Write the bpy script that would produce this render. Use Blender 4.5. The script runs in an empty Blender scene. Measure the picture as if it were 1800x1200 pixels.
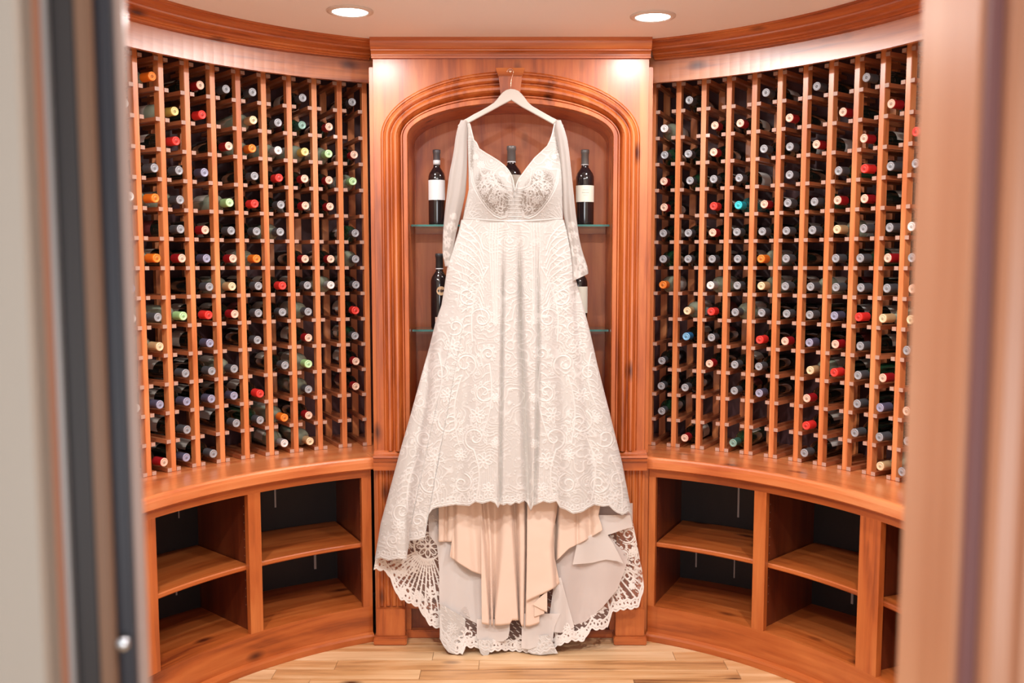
import bpy, bmesh, math, random
import numpy as np
from mathutils import Vector, Matrix
rnd = random.Random(7)
C = bpy.context.scene.collection
SC = bpy.context.scene
R = math.radians

# ------------------------------------------------------------------ camera
F, TH, SY, HC = 1700.0, R(5.3991), 27.2755, 1.53
cam = bpy.data.cameras.new('camera'); co = bpy.data.objects.new('camera', cam); C.objects.link(co)
co.location = (0, 0, HC); co.rotation_euler = (R(90) - TH, 0, 0)
cam.sensor_width = 36; cam.lens = 36 * F / 1800
cam.shift_y = SY / 1800
cam.clip_start = 0.02
cam.dof.use_dof = True; cam.dof.focus_distance = 3.78; cam.dof.aperture_fstop = 2.7
SC.camera = co
# ------------------------------------------------------------------ world, lights, exposure
SC.view_settings.view_transform = 'Standard'; SC.view_settings.look = 'None'
SC.view_settings.gamma = 1; SC.view_settings.use_curve_mapping = False
SC.view_settings.exposure = 0.47
w = bpy.data.worlds.new('world'); SC.world = w; w.use_nodes = True
w.node_tree.nodes['Background'].inputs[0].default_value = (0.93, 0.96, 1.0, 1)
w.node_tree.nodes['Background'].inputs[1].default_value = 0.45
YC = 2.64            # centre of the round room
ZCEIL = 2.40
def area(name, loc, size, power, col=(1, .975, .95), rot=(0, 0, 0), shape='DISK', sy=None):
    l = bpy.data.lights.new(name, 'AREA'); l.shape = shape; l.size = size
    if sy: l.size_y = sy
    l.energy = power; l.color = col
    o = bpy.data.objects.new(name, l); C.objects.link(o); o.location = loc; o.rotation_euler = rot
    return o
DOWN = [(-0.556, 3.416), (0.493, 3.484), (-0.95, 2.35), (0.95, 2.35), (-0.45, 1.55), (0.45, 1.55)]
for i, (x, y) in enumerate(DOWN):
    area('downlight_lamp', (x, y, ZCEIL - 0.012), 0.115 if i < 2 else .10, 5.5 if i < 2 else 17)
area('fill_light', (0.0, -0.7, 1.15), 1.6, 18, col=(.93, .97, 1), rot=(R(118), 0, 0), shape='RECTANGLE', sy=0.9)  # added fill behind the camera, tilted up to lift gown and ceiling

# ------------------------------------------------------------------ measuring helpers (pixel + distance -> point)
cT, sT = math.cos(TH), math.sin(TH)
def P(px, py, y):
    rx = (px - 900) / F; v = (py - 600 - SY) / F
    t = y / (cT - v * sT)
    return (rx * t, y, HC + (-sT - v * cT) * t)
def Pn(px, py, y):
    rx = (px - 900) / F; v = (py - 600 - SY) / F
    t = y / (cT - v * sT)
    return np.stack([rx * t, y + 0 * t, HC + (-sT - v * cT) * t], -1)

# ------------------------------------------------------------------ materials
MATS = {}
def newmat(n):
    m = bpy.data.materials.new(n); m.use_nodes = True
    return m, m.node_tree, m.node_tree.nodes['Principled BSDF']
def plain(n, col, rough=.5, metal=0, coat=0, spec=None, emit=None, es=0, bump=None, var=0.0):
    if n in MATS: return MATS[n]
    m, nt, b = newmat(n)
    b.inputs['Base Color'].default_value = (*col, 1); b.inputs['Roughness'].default_value = rough
    b.inputs['Metallic'].default_value = metal; b.inputs['Coat Weight'].default_value = coat
    b.inputs['Coat Roughness'].default_value = .1
    if spec is not None: b.inputs['Specular IOR Level'].default_value = spec
    if emit: b.inputs['Emission Color'].default_value = (*emit, 1); b.inputs['Emission Strength'].default_value = es
    if bump or var:
        tc = nt.nodes.new('ShaderNodeTexCoord'); nz = nt.nodes.new('ShaderNodeTexNoise')
        nz.inputs['Scale'].default_value = bump[0] if bump else 8; nz.inputs['Detail'].default_value = 4
        nt.links.new(tc.outputs['Object'], nz.inputs['Vector'])
        if bump:
            bp = nt.nodes.new('ShaderNodeBump'); bp.inputs['Strength'].default_value = bump[1]; bp.inputs['Distance'].default_value = .01
            nt.links.new(nz.outputs[0], bp.inputs['Height']); nt.links.new(bp.outputs[0], b.inputs['Normal'])
        if var:
            mx = nt.nodes.new('ShaderNodeMix'); mx.data_type = 'RGBA'
            mx.inputs[6].default_value = (*[c * (1 - var) for c in col], 1); mx.inputs[7].default_value = (*[min(1, c * (1 + var)) for c in col], 1)
            nt.links.new(nz.outputs[0], mx.inputs[0]); nt.links.new(mx.outputs[2], b.inputs['Base Color'])
    MATS[n] = m
    return m

def wood(n, axis='z', dark=(.20, .032, .006), mid=(.46, .105, .019), light=(.62, .19, .045), rough=.36, knots=True, scale=1.0, rand=False, coat=.35):
    """stained alder: grain stretched along `axis` ('x','y','z' or 'arc' = round the room)"""
    if n in MATS: return MATS[n]
    m, nt, b = newmat(n); N = nt.nodes.new; L = nt.links.new
    tc = N('ShaderNodeTexCoord'); vec = tc.outputs['Object']
    if axis == 'arc':
        sp = N('ShaderNodeSeparateXYZ'); L(vec, sp.inputs[0])
        sub = N('ShaderNodeMath'); sub.operation = 'SUBTRACT'; L(sp.outputs[1], sub.inputs[0]); sub.inputs[1].default_value = YC
        at = N('ShaderNodeMath'); at.operation = 'ARCTAN2'; L(sp.outputs[0], at.inputs[0]); L(sub.outputs[0], at.inputs[1])
        ml = N('ShaderNodeMath'); ml.operation = 'MULTIPLY'; L(at.outputs[0], ml.inputs[0]); ml.inputs[1].default_value = 1.45
        vl = N('ShaderNodeVectorMath'); vl.operation = 'LENGTH'
        cb0 = N('ShaderNodeCombineXYZ'); L(sp.outputs[0], cb0.inputs[0]); L(sub.outputs[0], cb0.inputs[1]); L(cb0.outputs[0], vl.inputs[0])
        cb = N('ShaderNodeCombineXYZ'); L(ml.outputs[0], cb.inputs[0]); L(vl.outputs['Value'], cb.inputs[1]); L(sp.outputs[2], cb.inputs[2])
        vec = cb.outputs[0]; axis = 'x'
    if rand:
        oi = N('ShaderNodeObjectInfo'); mu = N('ShaderNodeMath'); mu.operation = 'MULTIPLY'; mu.inputs[1].default_value = 37.0
        L(oi.outputs['Random'], mu.inputs[0]); ad = N('ShaderNodeVectorMath'); ad.operation = 'ADD'
        L(vec, ad.inputs[0]); L(mu.outputs[0], ad.inputs[1]); vec = ad.outputs[0]
    mp = N('ShaderNodeMapping'); L(vec, mp.inputs[0])
    s = [26 * scale] * 3; s['xyz'.index(axis)] = 1.6 * scale
    mp.inputs['Scale'].default_value = s
    n1 = N('ShaderNodeTexNoise'); n1.inputs['Scale'].default_value = 1; n1.inputs['Detail'].default_value = 6; n1.inputs['Roughness'].default_value = .62; n1.inputs['Distortion'].default_value = .6
    L(mp.outputs[0], n1.inputs[0])
    mp2 = N('ShaderNodeMapping'); L(vec, mp2.inputs[0]); s2 = [7 * scale] * 3; s2['xyz'.index(axis)] = 1.3 * scale; mp2.inputs['Scale'].default_value = s2
    n2 = N('ShaderNodeTexNoise'); n2.inputs['Scale'].default_value = 1; n2.inputs['Detail'].default_value = 3; n2.inputs['Distortion'].default_value = 1.2
    L(mp2.outputs[0], n2.inputs[0])
    ad2 = N('ShaderNodeMath'); ad2.operation = 'MULTIPLY_ADD'; ad2.inputs[1].default_value = .55; L(n1.outputs[0], ad2.inputs[0])
    mm = N('ShaderNodeMath'); mm.operation = 'MULTIPLY'; mm.inputs[1].default_value = .45; L(n2.outputs[0], mm.inputs[0]); L(mm.outputs[0], ad2.inputs[2])
    cr = N('ShaderNodeValToRGB'); e = cr.color_ramp.elements
    e[0].position = .33; e[0].color = (*dark, 1); e[1].position = .66; e[1].color = (*light, 1)
    k = cr.color_ramp.elements.new(.48); k.color = (*mid, 1)
    L(ad2.outputs[0], cr.inputs[0]); col = cr.outputs[0]
    if knots:
        mp3 = N('ShaderNodeMapping'); L(vec, mp3.inputs[0]); s3 = [7.0] * 3; s3['xyz'.index(axis)] = 3.2; mp3.inputs['Scale'].default_value = s3
        vo = N('ShaderNodeTexVoronoi'); vo.inputs['Scale'].default_value = 1; L(mp3.outputs[0], vo.inputs['Vector'])
        rp = N('ShaderNodeValToRGB'); rp.color_ramp.elements[0].position = .04; rp.color_ramp.elements[1].position = .17
        L(vo.outputs['Distance'], rp.inputs[0])
        mx = N('ShaderNodeMix'); mx.data_type = 'RGBA'; L(rp.outputs[0], mx.inputs[0])
        mx.inputs[6].default_value = (dark[0] * .45, dark[1] * .4, dark[2] * .5, 1); L(col, mx.inputs[7]); col = mx.outputs[2]
    L(col, b.inputs['Base Color']); b.inputs['Roughness'].default_value = rough
    b.inputs['Coat Weight'].default_value = coat; b.inputs['Coat Roughness'].default_value = .3
    bp = N('ShaderNodeBump'); bp.inputs['Strength'].default_value = .08; bp.inputs['Distance'].default_value = .004
    L(n1.outputs[0], bp.inputs['Height']); L(bp.outputs[0], b.inputs['Normal'])
    MATS[n] = m
    return m
WZ = wood('alder_upright', 'z', coat=.6); WX = wood('alder_across', 'x', coat=.6); WA = wood('alder_round', 'arc', coat=.6); WFR = wood('alder_frieze', 'arc', coat=1.0, rough=.3, light=(.66, .26, .09), mid=(.50, .15, .04))
WFACE = wood('alder_face', 'z', coat=1.0, rough=.3)
for m_ in (WFR, WFACE):
    b_ = m_.node_tree.nodes['Principled BSDF']; b_.inputs['Coat IOR'].default_value = 1.85 if m_ is WFR else 1.5; b_.inputs['Coat Roughness'].default_value = .38 if m_ is WFR else .46
WPOST = wood('rack_post_wood', 'z', dark=(.44, .11, .03), mid=(.68, .215, .068), light=(.78, .31, .115), knots=False, scale=1.6, rand=True, coat=.9, rough=.3)
WRAIL = wood('rack_rail_wood', 'y', dark=(.26, .06, .022), mid=(.42, .12, .045), light=(.52, .19, .08), knots=False, scale=1.5, rand=True)
WEND = plain('rail_end_grain', (.50, .31, .24), .4, var=.15, coat=.4)
WDARK = wood('dark_back_board', 'z', dark=(.06, .022, .026), mid=(.11, .042, .046), light=(.16, .065, .065), rough=.5, knots=False, coat=.1)
WNICHE = wood('niche_panel_wood', 'z', dark=(.34, .055, .014), mid=(.60, .15, .035), light=(.72, .23, .065), rough=.42)
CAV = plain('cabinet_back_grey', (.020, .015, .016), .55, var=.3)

# ------------------------------------------------------------------ object helpers
def tag(o, label=None, cat=None, group=None, kind=None):
    if label: o['label'] = label
    if cat: o['category'] = cat
    if group: o['group'] = group
    if kind: o['kind'] = kind
    return o
def empty(name, loc=(0, 0, 0), rz=0, parent=None):
    o = bpy.data.objects.new(name, None); C.objects.link(o); o.location = loc; o.rotation_euler = (0, 0, rz)
    o.empty_display_size = .05
    if parent: o.parent = parent
    return o
def link(name, me, parent=None, loc=None, rot=None):
    o = bpy.data.objects.new(name, me); C.objects.link(o)
    if parent: o.parent = parent
    if loc: o.location = loc
    if rot: o.rotation_euler = rot
    return o
def mesh(name, v, f, mats, smooth=False, mi=None):
    me = bpy.data.meshes.new(name); me.from_pydata([tuple(map(float, p)) for p in v], [], f)
    for m in (mats if isinstance(mats, (list, tuple)) else [mats]): me.materials.append(m)
    if smooth: me.polygons.foreach_set('use_smooth', [True] * len(me.polygons))
    if mi is not None: me.polygons.foreach_set('material_index', mi)
    bm = bmesh.new(); bm.from_mesh(me); bmesh.ops.recalc_face_normals(bm, faces=bm.faces); bm.to_mesh(me); bm.free()
    return me
def boxmesh(name, x0, x1, y0, y1, z0, z1, mat, bev=0.0):
    bm = bmesh.new(); bmesh.ops.create_cube(bm, size=1)
    for v in bm.verts:
        v.co = Vector(((x0 + x1) / 2 + v.co.x * (x1 - x0), (y0 + y1) / 2 + v.co.y * (y1 - y0), (z0 + z1) / 2 + v.co.z * (z1 - z0)))
    if bev: bmesh.ops.bevel(bm, geom=bm.edges[:], offset=bev, segments=2, affect='EDGES')
    me = bpy.data.meshes.new(name); bm.to_mesh(me); bm.free(); me.materials.append(mat); return me
def box(name, x0, x1, y0, y1, z0, z1, mat, parent=None, bev=0.0):
    return link(name, boxmesh(name, x0, x1, y0, y1, z0, z1, mat, bev), parent)
def pol(rad, deg, z):
    a = R(deg); return (rad * math.sin(a), YC + rad * math.cos(a), z)
def arcprof(name, prof, a0, a1, mat, parent=None, n=None, smooth=False):
    """closed (radius, z) profile swept round the room from angle a0 to a1 (degrees, + is right)"""
    n = n or max(2, int(abs(a1 - a0) / 1.6)); k = len(prof)
    v = [pol(r, a0 + (a1 - a0) * i / n, z) for i in range(n + 1) for r, z in prof]
    f = [(i * k + j, i * k + (j + 1) % k, (i + 1) * k + (j + 1) % k, (i + 1) * k + j) for i in range(n) for j in range(k)]
    f += [tuple(range(k)), tuple(range(n * k, n * k + k))]
    return link(name, mesh(name, v, f, mat), parent)
def arcbox(name, r0, r1, z0, z1, a0, a1, mat, parent=None, bev=0.0):
    p = [(r0, z0 + bev), (r0, z1 - bev), (r0 + bev, z1), (r1, z1), (r1, z0), (r0 + bev, z0)] if bev else [(r0, z0), (r0, z1), (r1, z1), (r1, z0)]
    return arcprof(name, p, a0, a1, mat, parent)
def extr(name, prof, x0, x1, mat, parent=None):
    """closed (y,z) profile extruded along x"""
    k = len(prof); v = [(x0, y, z) for y, z in prof] + [(x1, y, z) for y, z in prof]
    f = [(j, (j + 1) % k, k + (j + 1) % k, k + j) for j in range(k)] + [tuple(range(k)), tuple(range(k, 2 * k))]
    return link(name, mesh(name, v, f, mat), parent)
def lathe(name, prof, seg, mat, axis='z', mi=None, smooth=True, mats=None):
    v, f, m = [], [], []
    for r, h in prof:
        for s in range(seg):
            a = 2 * math.pi * s / seg
            p = (r * math.cos(a), r * math.sin(a), h)
            v.append(p if axis == 'z' else (p[0], p[2], p[1]))
    for i in range(len(prof) - 1):
        for s in range(seg):
            f.append((i * seg + s, i * seg + (s + 1) % seg, (i + 1) * seg + (s + 1) % seg, (i + 1) * seg + s)); m.append(mi[i] if mi else 0)
    f.append(tuple(range(seg))); m.append(mi[0] if mi else 0)
    f.append(tuple(range((len(prof) - 1) * seg, len(prof) * seg))); m.append(mi[-1] if mi else 0)
    return mesh(name, v, f, mats or mat, smooth, m)

# ================================================================== SETTING
WALLM = plain('beige_paint', (.40, .335, .275), .6, bump=(60, .05))
CEILM = plain('ceiling_paint', (.94, .93, .96), .7, bump=(40, .06))
JAMB = wood('jamb_wood', 'z', dark=(.32, .125, .06), mid=(.46, .195, .10), light=(.55, .27, .155), knots=False, scale=.5)

# floor of separate oak planks, clipped to the room by the cabinets around it
floor = tag(empty('floor'), kind='structure')
OAK = wood('oak_floor', 'x', dark=(.16, .055, .016), mid=(.56, .29, .12), light=(.76, .50, .28), rough=.38, knots=True, scale=.9, rand=True, coat=.2)
OAK2 = wood('oak_floor_pale', 'x', dark=(.46, .24, .11), mid=(.68, .43, .23), light=(.80, .58, .37), rough=.38, knots=False, scale=.9, rand=True, coat=.2)
box('subfloor', -2.2, 2.2, -1.6, 4.6, -.06, -.013, plain('subfloor', (.12, .07, .04), .8), floor)
y = 3.90; i = 0
while y > 1.35:
    wd = .0865; x = -1.75 + rnd.uniform(-.6, 0)
    while x < 1.75:
        ln = rnd.choice([.55, .75, .95, 1.2]); x1 = min(x + ln, 1.8)
        box('plank', max(x, -1.8) + .0007, x1 - .0007, y - wd + .0007, y - .0007, -.013, rnd.uniform(-.0006, 0), OAK if rnd.random() < .55 else OAK2, floor, .0012)
        x = x1 + 0.0
        if x1 >= 1.8: break
    y -= wd
box('hall_boards', -2.2, 2.2, -1.6, 1.30, -.013, 0, OAK2, floor)

ceiling = box('ceiling', -2.2, 2.2, -1.6, 4.7, ZCEIL, ZCEIL + .1, CEILM); tag(ceiling, kind='structure')
arcw = arcprof('wall_back', [(1.90, 0), (1.90, ZCEIL), (1.98, ZCEIL), (1.98, 0)], -112, 112, WDARK); tag(arcw, kind='structure')
for s, nm in ((-1, 'wall_left'), (1, 'wall_right')):
    o = arcprof(nm, [(1.90, 0), (1.90, ZCEIL), (1.98, ZCEIL), (1.98, 0)], s * 112, s * 158, WALLM); tag(o, kind='structure')
# wall with the doorway the picture is taken through
wf = tag(empty('wall_front'), kind='structure')
box('wall_panel', -2.2, -.466, .93, 1.03, 0, ZCEIL, WALLM, wf)
box('wall_panel', .56, 2.2, .90, 1.03, 0, ZCEIL, WALLM, wf)
box('wall_panel', -.466, .56, .93, 1.03, 2.13, ZCEIL, WALLM, wf)

# door frame, left: casing, dark seals and the edge of the leaf; right: wide wooden jamb with moulded casing
d1 = tag(empty('door_1'), kind='structure')
GASK = plain('dark_seal', (.035, .028, .027), .45); GASK2 = plain('dark_blue_edge', (.030, .028, .034), .35)
GOLD = plain('brown_strip', (.20, .10, .055), .4); GREY = plain('aluminium_strip', (.42, .38, .36), .35, metal=.4)
BRN = plain('casing_brown', (.38, .16, .09), .45)
def stripx(nm, px0, px1, y0, y1, mat, z1=2.12, bev=.002):
    xa = (px0 - 900) / 1700 * y0; xb = (px1 - 900) / 1700 * y0
    y1 = y0 + .012
    return box(nm, xa, xb, y0, y1, 0, z1, mat, d1, bev)
stripx('casing', 66, 90, .965, 1.04, BRN)
stripx('edge_strip', 88, 102, .97, 1.04, GREY)
stripx('seal', 100, 152, .985, 1.04, GASK)
stripx('inner_strip', 150, 177, .975, 1.04, GOLD)
stripx('seal', 175, 213, .99, 1.05, GASK2)
jl = stripx('jamb', 211, 234, 1.00, 1.006, plain('jamb_face', (.40, .27, .22), .3, coat=.3))
bolt = lathe('strike_knob', [(.001, -.006), (.006, -.006), (.0075, -.003), (.0075, .003), (.005, .006), (.001, .006)], 16, plain('satin_steel', (.6, .6, .62), .25, metal=1), axis='y')
link('strike_knob', bolt, d1, loc=P(216, 1130, .983))
d2 = tag(empty('door_2'), kind='structure')
xr = .4215
box('jamb', xr, xr + .04, .893, 1.025, 0, 2.12, JAMB, d2, .003)
extr2 = [(xr + .004, .886), (xr + .0125, .886), (xr + .0125, .893), (xr + .004, .893)]
box('stop_groove', xr + .004, xr + .0175, .884, .893, 0, 2.12, plain('groove_stain', (.17, .065, .06), .5), d2)
cas = [(xr + .0165, .893), (xr + .0165, .868), (xr + .021, .862), (xr + .034, .860), (xr + .037, .866), (xr + .042, .866), (xr + .045, .858), (xr + .12, .850), (xr + .145, .852), (xr + .145, .893)]
k = len(cas); v = [(a, b, 0) for a, b in cas] + [(a, b, 2.12) for a, b in cas]
link('casing', mesh('casing', v, [(j, (j + 1) % k, k + (j + 1) % k, k + j) for j in range(k)] + [tuple(range(k)), tuple(range(k, 2 * k))], JAMB), d2)

# crown moulding and frieze
CR = [(1.305, ZCEIL), (1.305, ZCEIL - .012), (1.315, ZCEIL - .016), (1.322, ZCEIL - .026), (1.335, ZCEIL - .040), (1.352, ZCEIL - .049), (1.366, ZCEIL - .052),
      (1.368, ZCEIL - .057), (1.385, ZCEIL - .059), (1.397, ZCEIL - .064), (1.405, ZCEIL - .072), (1.407, ZCEIL - .078), (1.416, ZCEIL - .080), (1.419, ZCEIL - .088), (1.462, ZCEIL - .088), (1.475, ZCEIL)]
CRS = [(1.305, ZCEIL), (1.305, ZCEIL - .007), (1.314, ZCEIL - .008), (1.316, ZCEIL - .012), (1.330, ZCEIL - .017), (1.345, ZCEIL - .0195), (1.362, ZCEIL - .0205), (1.363, ZCEIL - .026), (1.372, ZCEIL - .0275),
       (1.382, ZCEIL - .0265), (1.392, ZCEIL - .0285), (1.402, ZCEIL - .034), (1.404, ZCEIL - .040), (1.413, ZCEIL - .041), (1.418, ZCEIL - .0435), (1.421, ZCEIL - .047), (1.430, ZCEIL - .0475), (1.432, ZCEIL - .052), (1.462, ZCEIL - .052), (1.475, ZCEIL)]
for n_, s in ((1, -1), (2, 1)):
    tag(arcprof('trim_%d' % n_, CRS, s * 23.4, s * 100, WA), kind='structure')
YF = 3.85                                   # face of the central panel
XP0, XP1 = -.541, .533                      # its two sides
X0 = -.0065                                 # its middle
CRC = [(YF - (1.455 - r) * .33 if r < 1.45 else YF + .04, z) for r, z in CR]
CRC = [(3.795 + (r - 1.305) * .36, ZCEIL - (ZCEIL - z) * .80) for r, z in CR[:-2]] + [(YF + .03, ZCEIL - .070), (YF + .03, ZCEIL)]
tag(extr('trim_3', CRC, XP0 - .004, XP1 + .004, WX), kind='structure')
for n_, s in ((4, -1), (5, 1)):
    tag(arcbox('trim_%d' % n_, 1.458, 1.478, 2.262, 2.365, s * 22.3, s * 100, WFR), kind='structure')
box('soffit', -2, 2, 3.0, 4.6, 2.335, 2.34, WDARK).hide_render = True
bpy.data.objects.remove(bpy.data.objects['soffit'])

# recessed ceiling lights
for i, (x, y) in enumerate(DOWN):
    t = empty('ceiling_light', (x, y, ZCEIL))
    lb = ['round recessed ceiling light with white rim, left of the niche', 'round recessed ceiling light with white rim, right of the niche'][i] if i < 2 else 'round recessed ceiling light with white rim near the %s' % ['left wine rack', 'right wine rack', 'doorway, left one', 'doorway, right one'][i - 2]
    tag(t, lb, 'ceiling light', 'recessed ceiling lights')
    link('trim_ring', lathe('trim_ring', [(.060, 0), (.080, 0), (.080, -.004), (.064, -.008), (.060, -.003)], 40, plain('light_rim', (.75, .66, .60), .5)), t)
    link('lens', lathe('lens', [(.0005, -.002), (.061, -.002), (.061, -.004), (.0005, -.004)], 40, plain('lens_glow', (1, 1, 1), .5, emit=(1, .97, .93), es=9)), t)

# ================================================================== CENTRAL ARCHED NICHE UNIT
niche = tag(empty('arched_niche', (0, 0, 0)), 'tall stained alder display niche with moulded arch, set between the two wine racks', 'niche')
ZS = 2.028                                  # spring line of the arch
ZB = .79
def arch_pts(a, b, n=28):
    return [(X0 + a * math.cos(math.pi * i / n), ZS + b * math.sin(math.pi * i / n)) for i in range(n + 1)]
def arch_path(a, b, n=28):                  # right leg bottom -> arch -> left leg bottom
    return [(X0 + a, ZB)] + arch_pts(a, b, n) + [(X0 - a, ZB)]
# flat face panel round the opening
outer = []; inn = arch_path(.41, .14)
for x, z in inn:
    outer.append((x, z))
n = len(inn); zt = ZCEIL
def rect_pt(i):
    x, z = inn[i]
    if i == 0: return (XP1, ZB)
    if i == n - 1: return (XP0, ZB)
    ang = math.atan2((z - ZS) * 1.0, x - X0)
    if i == 1: return (XP1, ZS)
    if i == n - 2: return (XP0, ZS)
    dx, dz = math.cos(ang), math.sin(ang)
    t = 1e9
    if dx > 1e-6: t = min(t, (XP1 - X0) / dx)
    if dx < -1e-6: t = min(t, (XP0 - X0) / dx)
    if dz > 1e-6: t = min(t, (zt - ZS) / dz)
    return (X0 + dx * t, ZS + dz * t)
v = []; f = []
for yy in (YF, YF + .02):
    for i in range(n): v.append((inn[i][0], yy, inn[i][1]))
    for i in range(n):
        q = rect_pt(i); v.append((q[0], yy, q[1]))
for o_ in (0, 2 * n):
    for i in range(n - 1): f.append((o_ + i, o_ + i + 1, o_ + n + i + 1, o_ + n + i))
for i in range(n - 1):
    f.append((i, i + 1, 2 * n + i + 1, 2 * n + i)); f.append((n + i, n + i + 1, 3 * n + i + 1, 3 * n + i))
# corners of the rectangle
f2 = []
me = mesh('face_panel', v, f, WFACE)
link('face_panel', me, niche)
for sx, xe in ((1, XP1), (-1, XP0)):      # corner triangles closing the rectangle
    cands = [rect_pt(i) for i in range(1, n - 1)]
    side = [q for q in cands if abs(q[0] - xe) < 1e-5]; top = [q for q in cands if abs(q[1] - zt) < 1e-5 and (q[0] - X0) * sx > 0]
    a_ = max(side, key=lambda q: q[1]); b_ = max(top, key=lambda q: q[0] * sx)
    tri = [(a_[0], YF, a_[1]), (xe, YF, zt), (b_[0], YF, zt), (a_[0], YF + .02, a_[1]), (xe, YF + .02, zt), (b_[0], YF + .02, zt)]
    link('face_panel', mesh('corner', tri, [(0, 1, 2), (3, 4, 5), (0, 1, 4, 3), (1, 2, 5, 4), (2, 0, 3, 5)], WFACE), niche)
# arch moulding: profile t (0 = opening, 1 = outer edge) against how far it stands proud
MP = [(0, -.03), (0, .022), (.02, .026), (.16, .026), (.18, .012), (.21, .018), (.25, .018), (.27, .010), (.30, .018), (.34, .029), (.40, .037), (.47, .038), (.53, .031),
      (.57, .020), (.60, .012), (.63, .012), (.66, .020), (.71, .026), (.78, .027), (.82, .022), (.83, .014), (.87, .012), (.90, .016), (.94, .016), (.96, .008), (1.0, .004), (1.0, -.005)]
paths = [arch_path(.400 + .108 * t, .128 + .125 * t, 40) for t, _ in MP]
v = []; f = []
for pth, (t, d) in zip(paths, MP):
    for x, z in pth: v.append((x, YF - d, z))
nn = len(paths[0]); kk = len(MP)
for a in range(kk - 1):
    for i in range(nn - 1): f.append((a * nn + i, a * nn + i + 1, (a + 1) * nn + i + 1, (a + 1) * nn + i))
for i in range(nn - 1): f.append((i, i + 1, (kk - 1) * nn + i + 1, (kk - 1) * nn + i))
me = mesh('arch_moulding', v, f, WZ); link('arch_moulding', me, niche)
# keystone with flared cap
def frust(name, x0, x1, x0b, x1b, z0, z1, y0, y1, y0b, mat, parent):
    v = [(x0b, y0b, z0), (x1b, y0b, z0), (x1b, y1, z0), (x0b, y1, z0), (x0, y0, z1), (x1, y0, z1), (x1, y1, z1), (x0, y1, z1)]
    return link(name, mesh(name, v, [(0, 1, 2, 3), (4, 5, 6, 7), (0, 1, 5, 4), (1, 2, 6, 5), (2, 3, 7, 6), (3, 0, 4, 7)], mat), parent)
ks = frust('keystone', X0 - .045, X0 + .045, X0 - .034, X0 + .034, 2.155, 2.255, 3.805, YF + .01, 3.815, WZ, niche)
frust('keystone_cap', X0 - .056, X0 + .056, X0 - .046, X0 + .046, 2.255, 2.283, 3.788, YF + .01, 3.803, WX, ks)
# niche box
box('back_panel', X0 - .44, X0 + .44, 4.115, 4.135, .75, 2.24, WNICHE, niche)
for s in (-1, 1): box('side_panel', X0 + s * .402 + (-.0 if s > 0 else -.02), X0 + s * .402 + (.02 if s > 0 else 0), YF + .02, 4.115, .75, 2.10, WNICHE, niche)
# arched soffit
pa = arch_path(.402, .130, 32)[1:-1]; pb = arch_path(.42, .150, 32)[1:-1]; m_ = len(pa)
v = [(x, yy, z) for yy in (YF + .02, 4.115) for pth in (pa, pb) for x, z in pth]
f = []
for i in range(m_ - 1):
    f += [(i, i + 1, 2 * m_ + i + 1, 2 * m_ + i), (m_ + i, m_ + i + 1, 3 * m_ + i + 1, 3 * m_ + i), (i, i + 1, m_ + i + 1, m_ + i)]
link('soffit', mesh('soffit', v, f, WNICHE), niche)
for zz in (1.690, 1.268): box('ledger', X0 - .400, X0 + .400, 4.098, 4.114, zz - .028, zz - .004, WX, niche, .002)
# outer sides of the unit, seen between the rack rails
for s, xe in ((-1, XP0), (1, XP1)):
    box('outer_side', xe - (.0 if s < 0 else .018), xe + (.018 if s < 0 else 0), YF + .02, 4.46, .765, 2.33, WZ, niche)
    box('end_stile', xe + (-.018 if s < 0 else .001), xe + (-.001 if s < 0 else .018), YF + .012, YF + .05, .775, 2.30, WZ, niche, .002)
# ledge band with its mouldings
LB = [(3.800, .716), (3.800, .750), (3.794, .752), (3.792, .757), (3.797, .761), (3.797, .766), (3.790, .769), (3.792, .776), (3.812, .779), (3.822, .786), (3.835, .790), (4.13, .790), (4.13, .716)]
extr('ledge', LB, XP0 - .012, XP1 + .006, WX, niche)
# lower part: fluted pilasters on plinth blocks, recessed panels, base
LOW = box('lower_back', XP0 + .1, XP1 - .1, 3.892, 3.905, 0, .716, wood('panel_red', 'z', dark=(.13, .024, .010), mid=(.24, .05, .017), light=(.32, .08, .03)), niche)
for s in (-1, 1):
    xa, xb = ((-.548, -.437) if s < 0 else (.424, .534))
    p = box('pilaster', xa, xb, 3.835, 3.90, .140, .716, WZ, niche)
    wdt = xb - xa
    for j in range(4):
        cx = xa + wdt * (.16 + .225 * j)
        v = []; f = []
        for zz in (.150, .714):
            for q in range(7):
                an = math.pi * q / 6; v.append((cx - .010 * math.cos(an), 3.8345 - .008 * math.sin(an), zz))
        f = [(q, q + 1, 8 + q, 7 + q) for q in range(6)] + [tuple(range(7)), tuple(range(7, 14))]
        link('reed', mesh('reed', v, f, WZ), p)
    box('plinth_block', xa - .004, xb + .003, 3.805, 3.89, .032, .145, WZ, niche, .002)
    box('plinth_shoe', xa - .012, xb + .011, 3.785, 3.885, .0, .032, WX, niche, .004)
box('filler_strip', -.5605, -.5485, 3.862, 3.90, 0, .714, WZ, niche)
box('filler_strip', .5345, .5555, 3.862, 3.90, 0, .714, WZ, niche)
box('panel_rail', -.437, .424, 3.862, 3.90, .125, .152, WX, niche, .003)
box('panel_rail', -.437, .424, 3.862, 3.90, .0, .034, WX, niche, .004)
box('panel_rail', -.437, .424, 3.862, 3.90, .66, .716, WX, niche, .003)
box('panel_stile', -.437, -.415, 3.866, 3.90, .034, .66, WZ, niche, .002)
box('panel_stile', .402, .424, 3.866, 3.90, .034, .66, WZ, niche, .002)
box('panel_stile', X0 - .03, X0 + .03, 3.866, 3.90, .152, .66, WZ, niche, .002)

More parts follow.
